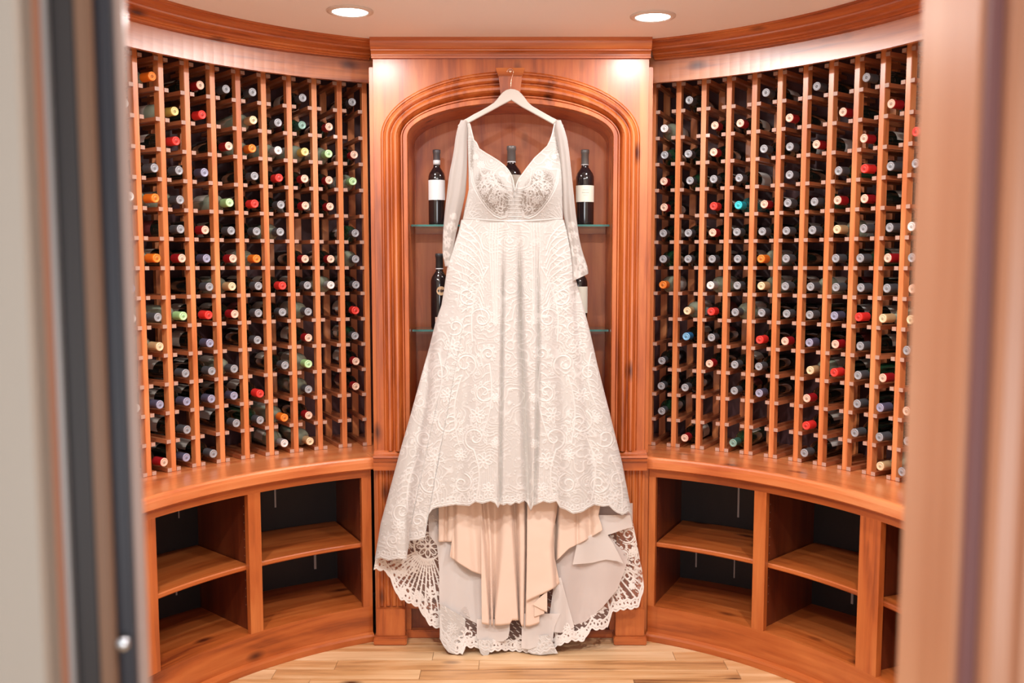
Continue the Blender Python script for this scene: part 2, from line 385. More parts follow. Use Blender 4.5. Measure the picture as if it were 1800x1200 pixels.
# glass shelves
GL, nt, b = newmat('shelf_glass'); b.inputs['Base Color'].default_value = (.55, .85, .80, 1); b.inputs['Transmission Weight'].default_value = 1; b.inputs['Roughness'].default_value = .02; b.inputs['IOR'].default_value = 1.3
GE = plain('glass_edge', (.02, .16, .15), .15, coat=1)
for zz, wh in ((1.690, 'upper'), (1.268, 'lower')):
    t = tag(empty('glass_shelf', (X0, 3.98, zz)), '%s clear glass shelf with a green edge inside the arched niche' % wh, 'shelf', 'glass shelves in the niche')
    link('pane', boxmesh('pane', -.398, .398, -.062, .116, -.004, .004, GL), t)
    link('edge', boxmesh('edge', -.398, .398, -.068, -.062, -.004, .004, GE), t)

# ================================================================== BASE CABINETS and COUNTERTOPS
CABW = wood('cabinet_wood', 'arc', dark=(.17, .028, .006), mid=(.42, .095, .018), light=(.56, .165, .04))
CABZ = wood('cabinet_wood_upright', 'z', dark=(.20, .034, .008), mid=(.45, .105, .022), light=(.59, .18, .045))
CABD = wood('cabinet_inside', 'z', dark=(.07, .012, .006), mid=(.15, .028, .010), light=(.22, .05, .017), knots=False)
GLINT = plain('painted_glint', (.50, .46, .44), .5)
def cabinet(s, marks, label, edges):
    cb = tag(empty('base_cabinet'), label, 'cabinet')
    a0, aend = edges[0][0], 92
    arcbox('top_rail', 1.335, 1.357, .680, .715, s * a0, s * aend, CABW, cb)
    arcbox('bottom_rail', 1.335, 1.357, .0, .143, s * a0, s * aend, CABW, cb)
    arcprof('base_shoe', [(1.314, 0), (1.314, .022), (1.318, .030), (1.335, .034), (1.335, 0)], s * a0, s * aend, CABW, cb)
    for st0, st1 in edges: arcbox('stile', 1.3345, 1.357, .143, .680, s * st0, s * st1, CABZ, cb)
    arcbox('bottom_deck', 1.357, 1.76, .125, .143, s * a0, s * aend, CABW, cb)
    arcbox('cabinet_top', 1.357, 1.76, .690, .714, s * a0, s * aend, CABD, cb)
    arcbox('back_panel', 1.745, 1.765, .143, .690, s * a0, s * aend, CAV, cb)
    for st0, st1 in edges:                 # dividers run back from the stiles, drilled for shelf pins
        am = (st0 + st1) / 2
        t = empty('d', pol(1.357, s * am, 0), -R(s * am)); 
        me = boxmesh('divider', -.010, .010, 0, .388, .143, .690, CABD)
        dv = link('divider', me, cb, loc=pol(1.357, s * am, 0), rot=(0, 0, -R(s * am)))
        bpy.data.objects.remove(t)
        v = []; f = []
        for row in (.035,):
            for zi in range(13):
                zc = .24 + zi * .032
                for sx in (-1, 1):
                    b0 = len(v); xx = sx * .0108
                    v += [(xx, row - .0022, zc - .0022), (xx, row + .0022, zc - .0022), (xx, row + .0022, zc + .0022), (xx, row - .0022, zc + .0022)]
                    f.append((b0, b0 + 1, b0 + 2, b0 + 3))
        ph = link('shelf_pin_holes', mesh('pins', v, f, plain('pin_sleeve', (.55, .42, .35), .4, metal=.6)), dv); ph['kind'] = 'stuff'
    for (p0, p1), (q0, q1) in zip(edges[:-1], edges[1:]):
        arcprof('shelf', [(1.362, .385), (1.358, .389), (1.358, .400), (1.362, .404), (1.742, .404), (1.742, .385)], s * ((p0 + p1) / 2 + .6), s * ((q0 + q1) / 2 - .6), CABW, cb)
    for px, pz0, pz1, wd in marks:          # pale strips: glints between the back boards, put into the colour
        arcbox('glint_strip', 1.7425, 1.7455, pz0, pz1, px - wd, px + wd, GLINT, cb)
    return cb
EL = [(25.3, 27.0), (45.3, 47.6), (64.8, 67.4), (85, 87.4)]
ER = [(24.6, 25.8), (43.6, 45.8), (63.2, 67.2), (85, 87.4)]
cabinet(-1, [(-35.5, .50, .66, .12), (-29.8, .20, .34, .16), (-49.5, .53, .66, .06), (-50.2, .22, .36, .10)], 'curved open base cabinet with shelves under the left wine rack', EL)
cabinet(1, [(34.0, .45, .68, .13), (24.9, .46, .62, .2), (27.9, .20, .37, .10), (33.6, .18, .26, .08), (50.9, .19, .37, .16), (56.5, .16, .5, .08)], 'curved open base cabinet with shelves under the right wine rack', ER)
CTW = wood('counter_wood', 'arc', dark=(.42, .085, .022), mid=(.62, .18, .055), light=(.72, .27, .10), rough=.25, coat=.8)
CP = [(1.312, .715), (1.305, .720), (1.3045, .745), (1.307, .757), (1.312, .763), (1.320, .765), (1.885, .765), (1.885, .715)]
for s, nm in ((-1, 'left'), (1, 'right')):
    o = arcprof('countertop', CP, s * (25.2 if s < 0 else 24.5), s * 100, CTW)
    tag(o, 'curved alder countertop with rounded front edge beneath the %s wine rack' % nm, 'countertop')
    # its inner end runs in beside the niche unit, under the first rack bay
    xs = .5402 if s > 0 else -.5542
    pl = [(xs, YF + .03), (xs, 4.42)] + [pol(1.885, s * 25.2, 0)[:2], pol(1.40, s * 25.2, 0)[:2]]
    v = [(x_, y_, z_) for z_ in (.715, .7648) for x_, y_ in pl]
    link('end_piece', mesh('end_piece', v, [(0, 1, 2, 3), (4, 5, 6, 7), (0, 1, 5, 4), (1, 2, 6, 5), (2, 3, 7, 6), (3, 0, 4, 7)], CTW), o)
# ================================================================== WINE RACKS
RR = 1.561; DA = 3.8746
A0 = {-1: 22.99, 1: 22.08}
NLEV = 15
ZL = [2.268 - k_ * (2.268 - .7732) / 14 for k_ in range(NLEV)]
RW, RH = .0175, .0140
post_me = boxmesh('post', -.0105, .0105, 0, .032, .7655, 2.30, WPOST, .0012)
back_me = boxmesh('back_post', -.014, .014, .235, .255, .7655, 2.30, WPOST)
rail_v = [(x, y, z) for x in (0, RW) for y in (-.002, .272) for z in (-RH / 2, RH / 2)]
rail_f = [(0, 1, 3, 2), (4, 5, 7, 6), (0, 1, 5, 4), (2, 3, 7, 6), (0, 2, 6, 4), (1, 3, 7, 5)]
rail_me = mesh('rail', rail_v, rail_f, [WRAIL, WEND], mi=[0, 0, 1, 0, 0, 0])
for s, nm, ncol in ((-1, 'left', 13), (1, 'right', 13)):
    rk = tag(empty('wine_rack', pol(RR, s * 45, .765)), 'tall curved wooden wine rack holding bottles, %s of the arched niche' % nm, 'wine rack')
    off = Vector(rk.location)
    for i in range(0, ncol):
        a = A0[s] + DA * i
        half = 0
        lo = Vector(pol(RR, s * a, 0)) - off
        ps = link('upright', post_me, rk, loc=lo, rot=(0, 0, -R(s * a)))
        link('back_upright', back_me, ps)
        for z in ZL:
            for sd in (-1, 1):
                if i == 0 and sd == -s: continue     # end post carries rails on its open side only
                link('rail', rail_me, ps, loc=(.0107 if sd > 0 else -.0107 - RW, 0, z))

# ---- bottles
GD = plain('dark_bottle_glass', (.006, .010, .007), .08, coat=1)
GG = plain('green_bottle_glass', (.015, .055, .025), .08, coat=1)
GW = plain('pale_wine_glass', (.34, .38, .28), .12, coat=1)
GT = plain('teal_bottle_glass', (.03, .16, .16), .08, coat=1)
PAPER = plain('label_paper', (.62, .57, .50), .6, var=.12); PAPER2 = plain('label_white', (.80, .78, .74), .6); PAPER3 = plain('label_dark', (.16, .03, .03), .5)
BP = [(.0005, .300), (.030, .300), (.0365, .296), (.0372, .285), (.0372, .125), (.0355, .110), (.030, .095), (.0215, .082), (.0160, .070), (.0148, .055), (.0142, .006), (.0005, .006)]
BODY = {k_: lathe('bottle_body', BP, 20, m, axis='y') for k_, m in (('d', GD), ('g', GG), ('w', GW), ('t', GT))}
def cap_mesh(n_, side, end, rough=.32, metal=.3, hole=None):
    ms = [plain('foil_' + n_, side, rough, metal=metal), plain('foil_end_' + n_, end, .4, metal=.2), plain('foil_core_' + n_, hole or tuple(c * .55 for c in end), .5)]  # end discs lighter than the sides: reflected light put into their colour
    pr = [(.0166, .052), (.0168, .050), (.0158, .018), (.0164, .016), (.0164, .006), (.0160, .001), (.0148, 0), (.0120, .0002), (.0108, .0012), (.0055, .0012), (.0048, .0004), (.0005, .0004)]
    return lathe('capsule', pr, 20, None, axis='y', mi=[0, 0, 0, 0, 0, 1, 1, 1, 1, 2, 2], mats=ms)
CAPS = {
 'r': (cap_mesh('red', (.42, .012, .018), (.80, .55, .42)), 'red capsule and painted glint', 'd'),
 'R': (cap_mesh('coral', (.85, .035, .03), (.80, .06, .045), metal=.1), 'bright coral red capsule', 'd'),
 'o': (cap_mesh('orange', (.90, .20, .015), (.90, .26, .04), metal=.1), 'bright orange capsule', 'w'),
 'y': (cap_mesh('yellow', (.72, .55, .12), (.80, .68, .28), metal=.2), 'pale yellow capsule', 'w'),
 'k': (cap_mesh('tan', (.62, .40, .20), (.82, .66, .42), metal=.2), 'tan capsule and painted glint', 'w'),
 'g': (cap_mesh('grey', (.13, .135, .15), (.36, .37, .40), metal=.5), 'charcoal grey capsule', 'd'),
 'p': (cap_mesh('violet', (.15, .14, .23), (.36, .36, .50), metal=.5), 'dull violet grey capsule', 'd'),
 'L': (cap_mesh('lime', (.42, .72, .30), (.55, .85, .45), metal=.1), 'pale lime green capsule', 'w'),
 'w': (cap_mesh('silver', (.62, .60, .60), (.80, .78, .76), metal=.5), 'silvery white capsule', 'w'),
 'c': (cap_mesh('cyan', (.02, .50, .62), (.05, .62, .72), metal=.2), 'bright turquoise capsule', 't'),
 'b': (cap_mesh('blue', (.04, .22, .50), (.20, .45, .70), metal=.3), 'blue capsule', 'd'),
 't': (cap_mesh('green', (.05, .16, .12), (.25, .42, .36), metal=.3), 'dark green capsule', 'g'),
}
def wrap_label(name, y0, y1, a0, a1, mat, r=.0377):
    v = []; f = []; n_ = 12
    for i in range(n_ + 1):
        a = R(a0 + (a1 - a0) * i / n_)
        for yy in (y0, y1): v.append((r * math.cos(a), yy, r * math.sin(a)))
    return mesh(name, v, [(2 * i, 2 * i + 1, 2 * i + 3, 2 * i + 2) for i in range(n_)], mat, True)
LABS = [wrap_label('bottle_label', .145, .235, 15, 165, PAPER), wrap_label('bottle_label', .15, .25, -10, 150, PAPER2), wrap_label('bottle_label', .14, .22, 40, 190, PAPER3), wrap_label('bottle_label', .16, .24, 60, 170, PAPER)]
ordn = ['first', 'second', 'third', 'fourth', 'fifth', 'sixth', 'seventh', 'eighth', 'ninth', 'tenth', 'eleventh', 'twelfth', 'thirteenth', 'bottom']
#        column:  (hidden)B0, B1..B9   -> B9 is next to the niche
LEFT = [' o.rgg.g.g', 'w.yR.kgtr.', ' .R.rowyLr', ' ggp.gRrrL', 'wog.LRgrr.', ' .grggg..g', ' orpro.rrg', 'p..gkgRgwg', 'wgLRrggg.R', ' k.p.g.r.g', ' .ggg.gL.r', 'wppppR.g.r', ' .g.ggor..', ' rpg..wk..']
RIGHT = ['.g..g.g.g..', 'w.rr.r.r.r.', 'ggr.ggr.r.R', 'rggg.g.gRgg', 'r.Rcrggrr..', 'ggrggggkggw', 'ggggog.ggrg', 'o.wgkgggggr', '.kRggggpRkk', '.bg.Rrprg.g', 'g.rgg.kRgr.', 'gg.gp.r.gpr', 'g.....R.ggg', '.r.t..g..kg']
def put_bottle(s, col, row, code):
    a = A0[s] + DA * (col - .5) + rnd.uniform(-.12, .12)
    z = ZL[row] - ZL[0] + ZL[0]
    z = ZL[row + 1] + RH / 2 + .0290
    rad = 1.548 + rnd.uniform(-.012, .010)
    me, desc, body = CAPS[code]
    if code == 'g' and rnd.random() < .22: body = rnd.choice('gw')
    lab = 'bottle with %s, %s rack, %s column from niche, %s row%s' % (desc, 'left' if s < 0 else 'right', ordn[col - 1], ordn[row], '' if row == 13 else ' down')
    t = link('wine_bottle', BODY[body]); t.location = pol(rad, s * a, z)
    t.rotation_euler = (R(rnd.uniform(-.15, .25)), 0, -R(s * a + rnd.uniform(-.6, .6)))
    tag(t, lab, 'bottle', 'wine bottles lying in the racks')
    link('capsule', me, t)
    if rnd.random() < .8:
        l_ = link('bottle_label', rnd.choice(LABS if body != 'w' else LABS[:2] + LABS[:1]), t); l_.rotation_euler = (0, R(rnd.uniform(-50, 50)), 0)
for row, st in enumerate(LEFT):
    for j, ch in enumerate(st):
        if ch in CAPS: put_bottle(-1, 10 - j, row, ch)
for row, st in enumerate(RIGHT):
    for j, ch in enumerate(st):
        if ch in CAPS: put_bottle(1, j + 1, row, ch)

# ---- display bottles standing in the niche
def stand_prof(h, r):
    return [(.0005, .004), (r * .6, .004), (r * .8, .0), (r * .96, .001), (r, .006), (r, h * .60), (r * .985, h * .64), (r * .88, h * .685), (r * .60, h * .735), (r * .42, h * .765), (r * .39, h * .80), (r * .385, h * .985), (.0005, h * .985)]
def display_bottle(px, ybase, y, h, r, capc, label, labels, neckband=None):
    x = P(px, 400, y)[0]
    t = tag(empty('display_bottle', (x, y, ybase)), label, 'bottle')
    link('glass', lathe('glass', stand_prof(h, r), 28, plain('display_glass', (.012, .010, .012), .07, coat=1)), t)
    cm = plain('foil_%s' % capc[0], capc[1], .38, metal=.3)
    link('capsule', lathe('capsule', [(r * .41, h * .80), (r * .425, h * .802), (r * .41, h * .945), (r * .455, h * .948), (r * .46, h * .985), (r * .43, h * .999), (.0005, h * 1.0)], 24, cm), t)
    if neckband: link('neck_band', lathe('neck_band', [(r * .40, h * neckband[0]), (r * .432, h * neckband[0]), (r * .432, h * neckband[1]), (r * .40, h * neckband[1])], 24, plain('band_' + label[:5], neckband[2], .5)), t)
    for z0, z1, half, mat in labels:
        v = []; f = []; n_ = 14
        for i in range(n_ + 1):
            a = R(-90 - half + 2 * half * i / n_)
            for zz in (z0, z1): v.append(((r + .0006) * math.cos(a), (r + .0006) * math.sin(a), zz))
        link('paper_label', mesh('paper_label', v, [(2 * i, 2 * i + 1, 2 * i + 3, 2 * i + 2) for i in range(n_)], mat, True), t)
    return t
ZG1, ZG2 = 1.6945, 1.2725
WL = plain('display_label_white', (.80, .80, .82), .6); CRM = plain('display_label_cream', (.78, .76, .66), .6); INK = plain('label_ink', (.35, .33, .28), .6)
display_bottle(768.5, ZG1, 3.985, .303, .0345, ('slate', (.16, .16, .18)), 'dark wine bottle with white label standing on the upper glass shelf, left', [(.100, .180, 74, WL)], (.80, .86, (.72, .72, .74)))
display_bottle(899, ZG1, 3.985, .318, .042, ('taupe', (.20, .18, .17)), 'dark wine bottle standing behind the dress neckline on the upper glass shelf', [(.10, .20, 70, CRM)], (.79, .803, (.7, .68, .62)))
rb = display_bottle(1027.5, ZG1, 3.985, .303, .0372, ('grey_top', (.20, .20, .20)), 'dark wine bottle with cream label standing on the upper glass shelf, right', [(.092, .158, 76, CRM)], (.795, .803, (.72, .70, .66)))
v = []; f = []
for (hw, z0, z1) in ((22, .128, .1295), (13, .118, .1188), (17, .139, .1400)):
    b0 = len(v)
    for i in range(9):
        a = R(-90 - hw + 2 * hw * i / 8)
        for zz in (z0, z1): v.append((.0382 * math.cos(a), .0382 * math.sin(a), zz))
    f += [(b0 + 2 * i, b0 + 2 * i + 1, b0 + 2 * i + 3, b0 + 2 * i + 2) for i in range(8)]
link('label_lettering', mesh('label_lettering', v, f, INK), rb)
lbm = display_bottle(772, ZG2, 3.985, .307, .0365, ('black_top', (.05, .05, .055)), 'dark wine bottle with round cream seal standing on the lower glass shelf, left', [(.026, .048, 26, plain('small_label', (.72, .50, .42), .6))], (.79, .803, (.6, .5, .42)))
# round seal
v = [(0, 0, 0)]; f = []
for i in range(24):
    a = 2 * math.pi * i / 24; xx = .0185 * math.cos(a); v.append((xx, -math.sqrt(.0372**2 - (xx - .0)**2), .155 + .0185 * math.sin(a)))
v[0] = (0, -.0373, .155)
f = [(0, i + 1, (i + 1) % 24 + 1) for i in range(24)]
sl = link('round_seal', mesh('round_seal', v, f, plain('seal_gold', (.72, .48, .28), .5)), lbm); sl.rotation_euler = (0, 0, R(14))
v2 = [(0, 0, 0)] + [((.005 if i % 2 else .0085) * math.cos(math.pi * i / 8) * .8, 0, .155 + (.005 if i % 2 else .0085) * math.sin(math.pi * i / 8)) for i in range(16)]
v2 = [(x_, -.0379, z_ if j else .155) for j, (x_, _, z_) in enumerate(v2)]
em = link('seal_emblem', mesh('seal_emblem', v2, [(0, i + 1, (i + 1) % 16 + 1) for i in range(16)], plain('emblem_dark', (.08, .05, .04), .5)), lbm); em.rotation_euler = (0, 0, R(14))
display_bottle(1017, ZG2, 3.985, .300, .0385, ('olive_top', (.10, .10, .09)), 'dark wine bottle with tall cream label half hidden behind the dress, lower shelf', [(.064, .172, 78, CRM)])
#DRESS
# ================================================================== HANGER
HANGM = plain('hanger_grey_white', (.60, .55, .50), .45, coat=.2)
hg = tag(empty('clothes_hanger', P(897, 160, 3.768)), 'smooth greyish white wooden clothes hanger hooked over the keystone, holding the gown', 'hanger')
ho = Vector(hg.location)
top = [(806, 229), (805, 221), (810, 214), (820, 208.7), (833, 201), (846.7, 194), (858, 187.5), (868, 181), (874, 174.5), (879, 168), (884, 162.5), (890, 158.5), (897, 156.7), (904, 157.2), (911, 160), (917, 165.5), (922, 171.5), (928, 180), (936, 187), (953, 196.7), (964, 203), (974.7, 208.7), (984, 213.5), (990, 220), (991, 229)]
bot = [(984, 228), (973, 219), (955, 209), (937, 199), (917, 188), (902, 178.2), (898.7, 176.2), (895, 178.2), (880, 186), (862.7, 195.5), (843, 206), (824, 216.5), (812, 228)]
pts = [P(a, b, 3.768) for a, b in top + bot]; k = len(pts)
bm = bmesh.new(); vs = [bm.verts.new((p[0] - ho.x, -.007, p[2] - ho.z)) for p in pts]; fc = bm.faces.new(vs)
ex = bmesh.ops.extrude_face_region(bm, geom=[fc]); bmesh.ops.translate(bm, verts=[g for g in ex['geom'] if isinstance(g, bmesh.types.BMVert)], vec=(0, .014, 0))
bmesh.ops.recalc_face_normals(bm, faces=bm.faces)
ed = [e for e in bm.edges if abs(e.verts[0].co.y - e.verts[1].co.y) < 1e-6]
bmesh.ops.bevel(bm, geom=ed, offset=.0022, segments=3, affect='EDGES')
me = bpy.data.meshes.new('arms'); bm.to_mesh(me); bm.free(); me.materials.append(HANGM); link('arms', me, hg)
def tube(name, pts, r, mat, parent=None, seg=8, org=Vector((0, 0, 0)), closed=False):
    v = []; f = []; n = len(pts); pts = [Vector(p) - org for p in pts]
    for i, p in enumerate(pts):
        t = (pts[min(i + 1, n - 1)] - pts[max(i - 1, 0)]).normalized()
        a = t.cross(Vector((0, 1, 0))); a = a.normalized() if a.length > 1e-3 else Vector((1, 0, 0)); b_ = t.cross(a).normalized()
        rr = r[i] if isinstance(r, (list, tuple)) else r
        for s in range(seg):
            an = 2 * math.pi * s / seg; v.append(p + a * rr * math.cos(an) + b_ * rr * math.sin(an))
    for i in range(n - 1):
        for s in range(seg): f.append((i * seg + s, i * seg + (s + 1) % seg, (i + 1) * seg + (s + 1) % seg, (i + 1) * seg + s))
    f += [tuple(range(seg)), tuple(range((n - 1) * seg, n * seg))]
    return link(name, mesh(name, v, f, mat, True), parent)
HK = plain('copper_hook', (.80, .50, .38), .22, metal=.9)
hp = [P(898, 160, 3.768), P(898, 150, 3.768), P(899, 140, 3.768), P(901, 132, 3.768)]
for i in range(9):
    a = R(-10 + 205 * i / 8); hp.append(P(897 + 5.5 * math.cos(a), 126.5 - 5.5 * math.sin(a), 3.768))
tube('hook', hp, .0018, HK, hg, org=ho)
pg = Vector(P(897, 126.5, 3.77))
m_ = lathe('hanging_peg', [(.0005, -.022), (.006, -.021), (.007, -.017), (.0038, -.014), (.0035, .012), (.0005, .012)], 12, HK, axis='y')
link('hanging_peg', m_, niche, loc=(pg.x, 3.777, pg.z))

# ================================================================== GOWN
gown = tag(empty('wedding_dress', P(897, 640, 3.76)), 'ivory lace wedding gown with sheer sleeves and scalloped train hanging from the white hanger', 'dress')
go = np.array(gown.location)
# ---- lace drawing: thread height fields in the plane of the cloth
CX0, CY0, CW, CH, CS = 640, 200, 520, 970, 2
class Field:
    def __init__(s): s.a = np.zeros((CH * CS, CW * CS), np.float32)
    def stroke(s, pts, wd=1.1, amp=1.0):
        pts = np.array(pts, float); out = []
        for p, q in zip(pts[:-1], pts[1:]):
            n = max(2, int(np.hypot(*(q - p)) * 2.5)); out.append(p + (q - p) * np.linspace(0, 1, n)[:, None])
        p = (np.concatenate(out) - (CX0, CY0)) * CS
        r = int(math.ceil(wd * CS * 2)); ix = np.round(p).astype(int)
        for dx in range(-r, r + 1):
            for dy in range(-r, r + 1):
                x = ix[:, 0] + dx; y = ix[:, 1] + dy; ok = (x >= 0) & (y >= 0) & (x < CW * CS) & (y < CH * CS)
                d2 = ((x - p[:, 0]) ** 2 + (y - p[:, 1]) ** 2)
                np.maximum.at(s.a, (y[ok], x[ok]), (amp * np.exp(-d2 / (2 * (wd * CS * .62) ** 2)))[ok].astype(np.float32))
    def sample(s, px, py):
        x = np.clip((px - CX0) * CS, 0, CW * CS - 2); y = np.clip((py - CY0) * CS, 0, CH * CS - 2)
        x0 = x.astype(int); y0 = y.astype(int); fx = x - x0; fy = y - y0; a = s.a
        return (a[y0, x0] * (1 - fx) + a[y0, x0 + 1] * fx) * (1 - fy) + (a[y0 + 1, x0] * (1 - fx) + a[y0 + 1, x0 + 1] * fx) * fy
def ring(cx, cy, a, b, rot=0, n=20, t0=0, t1=360):
    t = np.radians(np.linspace(t0, t1, n)); c_, s_ = math.cos(rot), math.sin(rot)
    x = a * np.cos(t); y = b * np.sin(t); return list(zip(cx + x * c_ - y * s_, cy + x * s_ + y * c_))
def spiral(F_, cx, cy, r, rot, flip=1, turns=1.3):
    t = np.linspace(0, 1, 40); rr = r * (1 - .82 * t); an = rot + flip * t * turns * 2 * math.pi
    p = list(zip(cx + rr * np.cos(an), cy + rr * np.sin(an))); F_.stroke(p, 1.2)
    q = list(zip(cx + (rr + r * .22) * np.cos(an[:]), cy + (rr + r * .22) * np.sin(an))); F_.stroke(q[:22], .7, .7)
    for i in range(2, 24, 3):                          # leaves along the outside
        a = an[i]; x = cx + (rr[i] + r * .42) * math.cos(a); y = cy + (rr[i] + r * .42) * math.sin(a)
        F_.stroke(ring(x, y, r * .20, r * .09, a + flip * .5, 10), .7, .85)
def flower(F_, cx, cy, r, n=7, rot=0):
    for i in range(n):
        a = rot + i * 2 * math.pi / n
        F_.stroke(ring(cx + .62 * r * math.cos(a), cy + .62 * r * math.sin(a), .36 * r, .20 * r, a, 12), .8)
        F_.stroke([(cx + .4 * r * math.cos(a), cy + .4 * r * math.sin(a)), (cx + .85 * r * math.cos(a), cy + .85 * r * math.sin(a))], .5, .5)
    F_.stroke(ring(cx, cy, .2 * r, .2 * r, 0, 10), 1.1)
def feather(F_, x0, y0, x1, y1, bend, n=9, ln=22, side=1):
    t = np.linspace(0, 1, n); dx, dy = x1 - x0, y1 - y0; L_ = math.hypot(dx, dy); nx, ny = -dy / L_, dx / L_
    spine = [(x0 + dx * a + nx * bend * math.sin(math.pi * a), y0 + dy * a + ny * bend * math.sin(math.pi * a)) for a in np.linspace(0, 1, 24)]
    F_.stroke(spine, 1.2)
    for a in t:
        bx = x0 + dx * a + nx * bend * math.sin(math.pi * a); by = y0 + dy * a + ny * bend * math.sin(math.pi * a)
        l = ln * (.35 + .65 * math.sin(math.pi * (.15 + .8 * a)))
        for sd in ((-1, 1) if side == 0 else (side,)):
            F_.stroke([(bx, by), (bx + sd * nx * l * .6 + dx / L_ * l * .25, by + sd * ny * l * .6 + dy / L_ * l * .25), (bx + sd * nx * l + dx / L_ * l * .8, by + sd * ny * l + dy / L_ * l * .8)], .8, .85)
def fan(F_, cx, cy, r, a0, a1, n=9):
    for i in range(n):
        a = R(a0 + (a1 - a0) * i / (n - 1))
        F_.stroke([(cx + .2 * r * math.cos(a), cy + .2 * r * math.sin(a)), (cx + r * math.cos(a), cy + r * math.sin(a))], .8, .9)
        if i % 2 == 0:
            for q in np.linspace(.35, .95, 6): F_.stroke(ring(cx + q * r * math.cos(a), cy + q * r * math.sin(a), 1.1, 1.1, 0, 5), .9, 1)
    F_.stroke(ring(cx, cy, r * 1.05, r * 1.05, 0, 24, a0, a1), 1.1)
def interp(tab):
    a = np.array(tab, float); return lambda q: np.interp(q, a[:, 0], a[:, 1])
HEMF = [(640, 984), (657, 984), (669, 980), (683, 985), (700, 982), (716, 983), (719.5, 950), (735, 949), (750, 944), (753, 905), (760, 895), (767, 892), (800, 887), (825, 889), (835, 882), (848, 885), (862, 881), (870, 884), (875.5, 893), (879, 886), (885, 888), (891, 885), (898, 888), (906, 883), (913, 885), (922, 880), (926, 883), (933, 898), (937, 889), (946, 885), (955, 881), (966, 884), (978, 881), (984, 892), (995, 896), (1007, 903), (1018, 901), (1025, 899), (1034, 893), (1045, 887), (1058, 890), (1070.6, 889), (1079, 897.6), (1087, 902), (1094, 905), (1105, 900), (1114, 906), (1140, 906)]
hemf = interp(HEMF)
LF = Field()
MX = 905
def both(fn):
    for s in (1, -1): fn(lambda x: MX + s * (x - MX), s)
LL = interp([(380, 812), (406, 806), (428, 799), (464, 787), (505, 781), (536, 776), (568, 765), (609, 755), (640, 746), (721, 723.8), (791, 703.6), (920, 669), (1000, 656)])
LR = interp([(370, 987), (406, 997), (444, 1004), (489, 1011.6), (543, 1027), (584, 1037.5), (640, 1050), (721, 1070.6), (814, 1093.8), (920, 1114), (1004, 1130), (1040, 1133)])
def skirt_motifs(m, s):
    for i in range(11):                                 # sweeping plumes under the waist
        y = 398 + i * 12
        LF.stroke([(m(812 - i * 2), y - 8), (m(828 - i), y + 2), (m(842), y + 18), (m(850), y + 40)], .9, .8)
    for i in range(4): LF.stroke([(m(862 + i * 5), 392), (m(860 + i * 5), 430), (m(864 + i * 3), 500), (m(868 + i * 2), 570)], .8, .7)
    for (x, y, r, ro, fl) in ((822, 520, 17, .5, 1), (800, 575, 15, 2.2, -1), (846, 560, 18, 3.6, 1), (818, 640, 20, 1.1, -1), (850, 690, 17, .2, 1), (775, 655, 16, 2.9, 1), (790, 742, 22, 4.2, -1), (835, 770, 20, 1.8, 1), (746, 770, 17, .6, 1), (758, 850, 18, 3.1, -1), (812, 850, 18, 5.0, 1), (722, 842, 15, 1.4, -1), (858, 622, 12, 2.5, 1), (738, 706, 13, 5, -1), (706, 900, 16, 2.0, 1), (735, 915, 13, .3, -1), (690, 950, 13, 1.2, 1)):
        spiral(LF, m(x), y, r, ro if s > 0 else math.pi - ro, fl * s)
    for (x, y, r) in ((795, 610, 15), (838, 730, 14), (765, 805, 16), (850, 810, 15), (786, 695, 13), (728, 875, 15), (810, 800, 11), (858, 860, 12), (872, 700, 8), (870, 780, 8), (700, 925, 12), (760, 735, 10)):
        flower(LF, m(x), y, r, 7, .3 * s)
    for (x0, y0, x1, y1, b) in ((858, 470, 830, 600, 12), (770, 620, 758, 720, -12), (860, 640, 846, 770, -10), (812, 660, 806, 780, 10), (782, 760, 770, 880, 12), (736, 800, 716, 900, 8), (832, 790, 836, 878, -8)):
        feather(LF, m(x0), y0, m(x1), y1, b * s, 10, 17, s)
    for i in range(9): LF.stroke([(m(846 + i * 3.2), 815 + abs(i - 4) * 4), (m(843 + i * 3.6), 876)], .7, .5)
    LF.stroke([(m(842), 878), (m(842), 826), (m(850), 812), (m(862), 806), (m(874), 814), (m(877), 876)], .9, .55)
    for i in range(0): LF.stroke([(m(700 + i * 3), 880 + abs(i - 3) * 4), (m(694 + i * 3), 965)], .7, .8)
both(skirt_motifs)
for off_, amp_ in ((2, 1), (5.5, .7)):
    LF.stroke([(x, hemf(x) - off_ - 1.2 * abs(math.sin(x / 3.3))) for x in np.arange(658, 1116, 1.5)], 1.0, amp_)
rs = np.random.RandomState(3)
for x in np.arange(664, 1112, 9.5):                     # little rings of the border
    LF.stroke(ring(x, hemf(x) - 10, 3.1, 3.6, 0, 10), .8, .9)
for i in range(150):                                    # small sprigs between the motifs
    y = rs.uniform(410, 950); x = rs.uniform(LL(y) + 6, LR(y) - 6); a = rs.uniform(0, 6.28); r_ = rs.uniform(4, 9)
    LF.stroke([(x + r_ * math.cos(a + t_) * (1 - .08 * k2), y + r_ * math.sin(a + t_) * (1 - .08 * k2)) for k2, t_ in enumerate(np.linspace(0, 2.6, 9))], .7, .6)
    LF.stroke(ring(x, y, r_ * .4, r_ * .22, a, 9), .6, .6)
for i in range(700):                                    # scattered beads
    y = rs.uniform(395, 960); x = rs.uniform(LL(y), LR(y)); LF.stroke([(x, y), (x + .4, y)], .9, .9)
